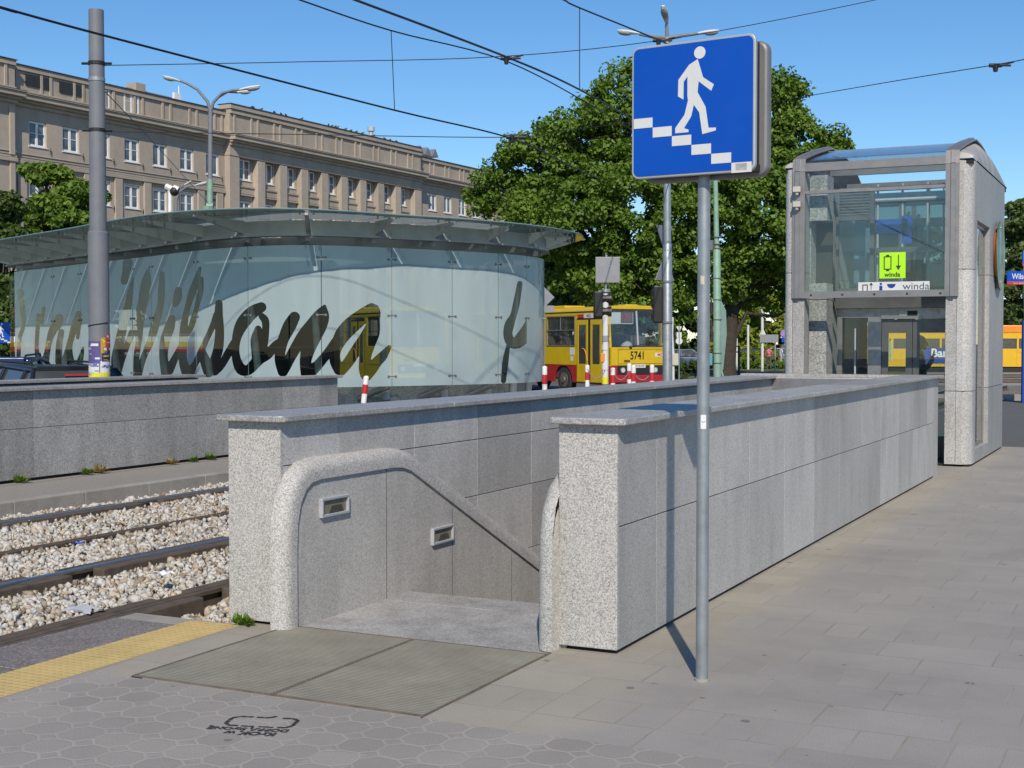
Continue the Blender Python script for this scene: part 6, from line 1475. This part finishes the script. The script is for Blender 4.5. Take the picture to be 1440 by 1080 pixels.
# ================================================================== far signs, people
def post_sign(lab, u, D, vtop, w_=.03, mat=STEEL):
    pb_ = atz(u, D, -.28); t_ = thing('road_sign', lab, 'sign', pb_); MB(pb_).tube([pb_, at(u, vtop, D)], w_, 8).build('post', mat, t_); return t_, pb_
D = 60
t, pb = post_sign('three white sign backs on one post, right of the utility box', 955, D, 458); m = MB(pb); tri(m, [Q(951, 459), Q(959, 459), Q(955, 467)], .02); m.build('triangular_sign', SIGNW, t); m = MB(pb); obox(m, Q(955, 471), .11, .01, .12, _R); m.build('square_sign', SIGNW, t); m = MB(pb); m.disc(Q(955, 479.5), -_F, .15, .02, 16); m.build('round_sign', SIGNW, t)
D = 40
t, pb = post_sign('grey diamond sign back above the bus roof at the pavilion edge', 765, D, 404, .028); c = Q(765, 418); m = MB(pb); m.add([c+_R*.31*x+Vector((0, 0, .31*z))+_F*d for d in (0, .02) for x, z in ((1, 0), (0, 1), (-1, 0), (0, -1))], [(0, 1, 2, 3), (7, 6, 5, 4), (0, 4, 5, 1), (1, 5, 6, 2), (2, 6, 7, 3), (3, 7, 4, 0)]); m.build('diamond_sign', SIGNBACK, t); m = MB(pb); obox(m, Q(765, 434), .3, .01, .09, _R); m.build('plate', SIGNBACK, t)
D = 88
t, pb = post_sign('white post with triangular sign back and wide grey board left of the lift tower', 1072, D, 431, .09, SIGNW); m = MB(pb); tri(m, [Q(1067, 473), Q(1078, 473), Q(1072.5, 461)], .03); m.build('triangular_sign', SIGNW, t); m = MB(pb); obox(m, at(1081.5, 476, D-.15), .6, .02, .26, _R); m.build('grey_board', SIGNBACK, t); m = MB(pb); m.tube([at(1090, 540, D), Q(1090, 476)], .05, 6); m.build('leg', STEEL, t)
t, pb = post_sign('blue and violet parking signs just left of the lift column', 1104, D, 436, .04); m = MB(pb); m.disc(Q(1103.5, 469), -_F, .28, .02, 18); m.build('round_sign', pm('violet_sign', (.3, .2, .45), .5), t); m = MB(pb); obox(m, Q(1103.5, 477), .2, .015, .2, _R); m.build('blue_plate', BLUE, t)
t, pb = post_sign('slim white post among the far bushes, tallest of two', 1052, 95, 457, .08, SIGNW); t, pb = post_sign('short white post beside the forked trunk', 1036, 92, 476, .07, SIGNW)
t = thing('tree_stake', 'wooden stake frame around a sapling by the hedge', 'stake', atz(1036, 78, -.28)); m = MB(t.location)
for u in (1033, 1039): m.tube([atz(u, 78, -.28), at(u, 486, 78)], .06, 6)
m.tube([at(1033, 495, 78), at(1039, 495, 78)], .04, 6); m.tube([at(1033, 487, 78), at(1039, 487, 78)], .04, 6); m.build('frame', BARK, t)
D = 34
pb = atz(-2, D, -.2); t = thing('traffic_sign', 'blue underpass sign at the left edge, left of the pavilion', 'sign', pb); MB(pb).tube([pb, Q(-2, 455)], .03, 10).build('post', STEEL, t)
m = MB(pb); obox(m, at(1, 468, D-.06), .245, .012, .26, _R); f_ = m.build('sign_face', BLUE, t, bevel=.008); m = MB(pb); c0 = at(1, 468, D-.08)
def fpoly(poly): m.add([c0+_R*((x-.5)*.49)-Vector((0, 0, (y-.5)*.52))-_F*d for d in (0, .004) for x, y in poly], [tuple(range(len(poly))), tuple(range(len(poly), 2*len(poly)))[::-1]])
fpoly(BODY); fpoly(hc)
for k in range(6): fpoly([(.01+k*.165, .55+k*.075), (.17+k*.165, .55+k*.075), (.17+k*.165, .62+k*.075), (.01+k*.165, .62+k*.075)])
m.build('pictogram', SIGNW, f_)
# blue city name board on the right
D = 42; pb = atz(1444, D, -.1); t = thing('street_name_sign', 'blue and red name board reading Wilsona at the right edge', 'sign', pb)
MB(pb).tube([pb, Q(1441, 352)], .05, 10).build('post', GREENP, t)
p_, e = Q(1416, 389), Q(1492, 389)
m = MB(pb); obox(m, (p_+e)/2, (e-p_).length/2, .02, .17, _R); bd = m.build('board', BLUE, t); m = MB(pb); obox(m, (p_+e)/2-Vector((0, 0, .2))-_F*.002, (e-p_).length/2, .02, .05, _R); m.build('red_strip', RED, bd)
tx = text_obj('lettering', 'Wilsona', .24, SIGNW, t, at(1423, 389, D-.03)-pb, (math.pi/2, 0, YAW), .002, .8, 0, 'LEFT', .004); tx.parent = bd
tx = text_obj('lettering', 'Stary Żoliborz', .07, SIGNW, t, at(1425, 398.3, D-.03)-pb, (math.pi/2, 0, YAW), .002, 1, 0, 'LEFT'); tx.parent = bd
m = MB(pb); obox(m, Q(1452, 362), .32, .02, .17, _R); b2 = m.build('upper_board', BLUE, t); m = MB(pb); obox(m, Q(1452, 372)-_F*.002, .32, .02, .04, _R); m.build('red_strip', RED, b2)
m = MB(pb); obox(m, at(1448, 520, D), .24, .06, 1.55, _R); m.build('info_pillar', pm('info_blue', (.01, .06, .32), .4), t)
# far tram track and kerb at the right
a, b = atz(1300, 58, -.26), atz(1500, 58, -.26); c, d = atz(1500, 84, -.27), atz(1300, 84, -.27)
m = MB(); m.quad(a+Vector((0,0,.02)), b+Vector((0,0,.02)), c+Vector((0,0,.02)), d+Vector((0,0,.02))); n = NB('pale_far_ballast'); tag(m.build('far_track_bed', n.fin(n.mix(n.noise(n.coord(), 3, 4), (.22, .2, .17), (.36, .33, .28)), .95)), kind='structure')
for i, D_ in enumerate((62, 66, 71, 76)):
    p0, p1 = atz(1290, D_, -.2), atz(1510, D_, -.2); m = MB(p0); m.tube([p0, p1], .06, 6); ob = m.build('tram_rail', RAILB); ob.location = p0; tag(ob, 'far tram rail right of the lift tower, %s of four' % ('nearest', 'second', 'third', 'farthest')[i], 'rail', 'far tram rails')
p0, p1 = atz(1290, 44, -.2), atz(1520, 44, -.2); m = MB(p0); obox(m, (p0+p1)/2, (p1-p0).length/2, .1, .12, _R); ob = m.build('far_street_kerb', CONC); ob.location = p0; tag(ob, kind='structure')
# people
def person(lab, loc, rz, h, shirt, trousers, hair, raise_arm=False, stride=0.0):
    t_ = thing('person', lab, 'person', loc, rz); s_ = h/1.75
    J = {'pel': (0, 0, .95), 'wai': (0, 0, 1.08), 'che': (0, 0, 1.32), 'nek': (0, 0, 1.47), 'hb': (.015, 0, 1.53)}
    V = [J['pel'], J['wai'], J['che'], J['nek'], J['hb']]; E = [(0, 1), (1, 2), (2, 3), (3, 4)]; Rd = [(.15, .12), (.15, .11), (.17, .12), (.065, .065), (.055, .055)]
    for sg in (-1, 1):
        b = len(V); V += [(0, sg*.1, .9), (.03+stride*sg, sg*.11, .5), (-.02+stride*sg*1.6, sg*.11, .09), (.13+stride*sg*1.6, sg*.12, .04)]; E += [(0, b), (b, b+1), (b+1, b+2), (b+2, b+3)]; Rd += [(.095, .095), (.065, .065), (.045, .045), (.04, .03)]
        b = len(V)
        arm = [(0, sg*.2, 1.4), (.02, sg*.25, 1.14), (.12, sg*.22, .92), (.15, sg*.21, .82)]
        if raise_arm and sg < 0: arm = [(0, sg*.2, 1.4), (.06, sg*.27, 1.16), (.2, sg*.14, 1.33), (.21, sg*.08, 1.42)]
        V += arm; E += [(2, b), (b, b+1), (b+1, b+2), (b+2, b+3)]; Rd += [(.07, .07), (.05, .05), (.036, .036), (.04, .025)]
    me = bpy.data.meshes.new('body'); me.from_pydata([tuple(c*s_ for c in v_) for v_ in V], E, []); o = bpy.data.objects.new('body', me); COL.objects.link(o); o.parent = t_
    sk = o.modifiers.new('skin', 'SKIN'); 
    for i, r_ in enumerate(Rd): me.skin_vertices[0].data[i].radius = (r_[0]*s_, r_[1]*s_)
    me.skin_vertices[0].data[0].use_root = True; sb_ = o.modifiers.new('sub', 'SUBSURF'); sb_.levels = sb_.render_levels = 2
    n = NB('clothes'); z = n.sep(n.coord())[2]; dots = n.ramp(n.vor(n.coord(), 26), [(.35, tuple(shirt)), (.55, tuple(min(1, c*2.6+.03) for c in shirt))])
    c = n.mix(n.math('GREATER_THAN', z, .98*s_), trousers, dots); c = n.mix(n.math('GREATER_THAN', z, 1.46*s_), c, (.42, .25, .18)); me.materials.append(n.fin(c, .85))
    m_ = MB(); m_.ball((.025*s_, 0, 1.625*s_), (.098*s_, .078*s_, .118*s_), 16, 12); m_.ball((.122*s_, 0, 1.61*s_), (.02*s_, .016*s_, .028*s_), 8, 6); m_.ball((.075*s_, 0, 1.545*s_), (.05*s_, .045*s_, .035*s_), 10, 6)
    for sg in (-1, 1): m_.ball((.01*s_, sg*.08*s_, 1.62*s_), (.02*s_, .01*s_, .03*s_), 8, 6)
    hd = m_.build('head', SKIN, t_, smooth=True); m_ = MB(); m_.ball((.0, 0, 1.655*s_), (.105*s_, .087*s_, .1*s_), 16, 10); m_.build('hair', hair, t_, smooth=True)
    m_ = MB()
    for sg in (-1, 1): m_.ball((.112*s_, sg*.034*s_, 1.64*s_), (.012*s_, .014*s_, .008*s_), 8, 5); m_.tube([(.118*s_, sg*.034*s_+.028*s_*math.cos(a), 1.637*s_+.02*s_*math.sin(a)) for a in np.linspace(0, 6.28, 13)], .003, 5)
    m_.tube([(.112*s_, -.02*s_, 1.587*s_), (.118*s_, 0, 1.585*s_), (.112*s_, .02*s_, 1.587*s_)], .005, 5)
    m_.build('glasses', BLACK, hd)
    for sg in (-1, 1):
        base = Vector(((.15, sg*.21, .82) if not (raise_arm and sg < 0) else (.21, sg*.08, 1.42)))*s_; dn = -1 if not (raise_arm and sg < 0) else 1
        m_ = MB()
        for k in range(4): y = (k-1.5)*.019*s_; l_ = (.075, .085, .08, .062)[k]*s_; m_.tube([base+Vector((0, y, 0)), base+Vector((.012, y, dn*l_*.5)), base+Vector((.035, y, dn*l_))], [.0095*s_, .009*s_, .007*s_], 6)
        m_.tube([base+Vector((0, sg*-.03*s_, -dn*.03*s_)), base+Vector((.03*s_, sg*-.05*s_, dn*.015*s_))], [.011*s_, .009*s_], 6); m_.build('fingers', SKIN, t_, smooth=True)
    return t_
pm_ = at(1292, 500, 21.2); person('grey haired man in glasses and a dark patterned shirt standing behind the lift doors', (pm_.x, pm_.y, .0), R_(8), 1.72, (.05, .055, .055), (.08, .08, .09), HAIRG, True)
pf = atz(1081, 95, -.28); person('distant woman in a dark red top near the far bushes', pf, R_(120), 1.66, (.25, .06, .07), (.08, .07, .08), pm('brown_hair', (.09, .05, .03), .8), False, .1)
pf = atz(1098, 97, -.28); person('distant person in pale clothes left of the lift tower', pf, R_(40), 1.7, (.2, .22, .3), (.3, .3, .32), pm('dark_hair', (.03, .025, .02), .8), False, .12)
# ================================================================== overhead wires
WIRE = pm('dark_wire', (.03, .03, .035), .5, .5, .05, 5)
def wire(lab, pts, r, nm='overhead_wire'):
    "sagging polyline through the given points"
    P_ = [Vector(p_) for p_ in pts]
    if 'dropper' not in nm and 'guy' not in lab:
        P_.append(P_[-1]+(P_[-1]-P_[-2]).normalized()*4)
        if 'poster pole' not in lab: P_.insert(0, P_[0]+(P_[0]-P_[1]).normalized()*8)
    o_ = P_[0].copy(); m_ = MB(o_); out = []
    for i in range(len(P_)-1):
        a = P_[max(i-1, 0)]; b = P_[i]; c = P_[i+1]; d_ = P_[min(i+2, len(P_)-1)]
        for k in range(6):
            q_ = k/6; out.append(.5*((2*b)+(c-a)*q_+(2*a-5*b+4*c-d_)*q_*q_+(3*b-a-3*c+d_)*q_**3))
    out.append(P_[-1]); m_.tube(out, r, 6); ob = m_.build(nm, WIRE); ob.location = o_; return tag(ob, lab, 'wire', None)
W = lambda X, pts: [at(u, v_, X_) for u, v_, X_ in pts]
wire('lowest tram contact wire crossing from the top left corner towards the trees', W(0, [(-60, -8, 11.5), (0, 10, 11.93), (185, 60, 13.43), (555, 155, 17.96), (720, 195, 21.1), (800, 232, 26)]), .012)
wire('upper carrier wire of the left pair above the apartment building roof', W(0, [(330, -32, 15), (422, 0, 16), (550, 43, 17.85), (712, 86, 20.9), (835, 150, 24), (900, 190, 29)]), .010)
wire('lower contact wire of the right pair, crossing above the pavilion', W(0, [(440, -22, 11.2), (500, 0, 12.1), (712, 80, 14.9), (815, 126, 16.7), (905, 178, 21), (960, 215, 27)]), .012)
wire('upper carrier wire of the right pair passing behind the blue sign', W(0, [(740, -22, 15.3), (793, 0, 16.2), (815, 11, 16.68), (935, 60, 19.5), (1000, 90, 24)]), .010)
wire('thin span wire from the poster pole across the top of the picture', [at(147, 92, 20), at(420, 87, 20.4), at(712, 79, 20.9), at(960, 52, 22), at(1230, 0, 23), at(1300, -20, 23.5)], .007)
wire('thin lower span wire from the poster pole in front of the building parapet', [at(147, 185, 20), at(420, 189, 20.6), at(716, 193, 21.2), at(790, 184, 23)], .007)
wire('thin wire right of the blue sign running to the right edge', [at(1060, 150, 26), at(1125, 137, 25), at(1270, 112, 22), at(1400, 91, 19.5), at(1480, 76, 18.5)], .007)
wire('faint guy wire slanting down from the poster pole to the street lamp', [at(147, 128, 20), at(220, 205, 33), at(292, 285, 46)], .008)
wire('vertical dropper linking the two left tram wires', [at(550, 43, 17.87), at(555, 155, 17.95)], .006, 'dropper_wire'); wire('vertical dropper linking the two right tram wires', [at(815, 11, 16.68), at(815, 126, 16.7)], .006, 'dropper_wire')
for i, (u, v_, D_) in enumerate(((712, 82, 20.6), (720, 193, 21.1), (1400, 92, 19.5), (926, 57, 21.8))):
    c = at(u, v_, D_); t = thing('wire_insulator', ['black insulator clamp where the wires cross above the pavilion', 'black insulator clamp on the low contact wire at the tree crowns', 'black insulator clamp on the thin wire at the right edge', 'small insulator clamp behind the top of the blue sign'][i], 'insulator', c, 0, 'wire insulators')
    MB().tube([Vector((0, 0, -.09)), Vector((0, 0, .02))], [.03, .05], 8).build('hanger', BLACK, t); m = MB(); m.tube([_R*-.09, _R*.09], .03, 8); m.tube([_R*.09, _R*.22], .016, 8); m.tube([_R*.1+Vector((0, 0, .01)), _R*.26+Vector((0, 0, .05))], .014, 6); m.build('insulator_rod', BLACK, t)
for u, v_, D_ in ((550, 47, 17.87), (555, 152, 17.95), (815, 16, 16.68), (815, 122, 16.7)): pass
bpy.context.view_layer.update()
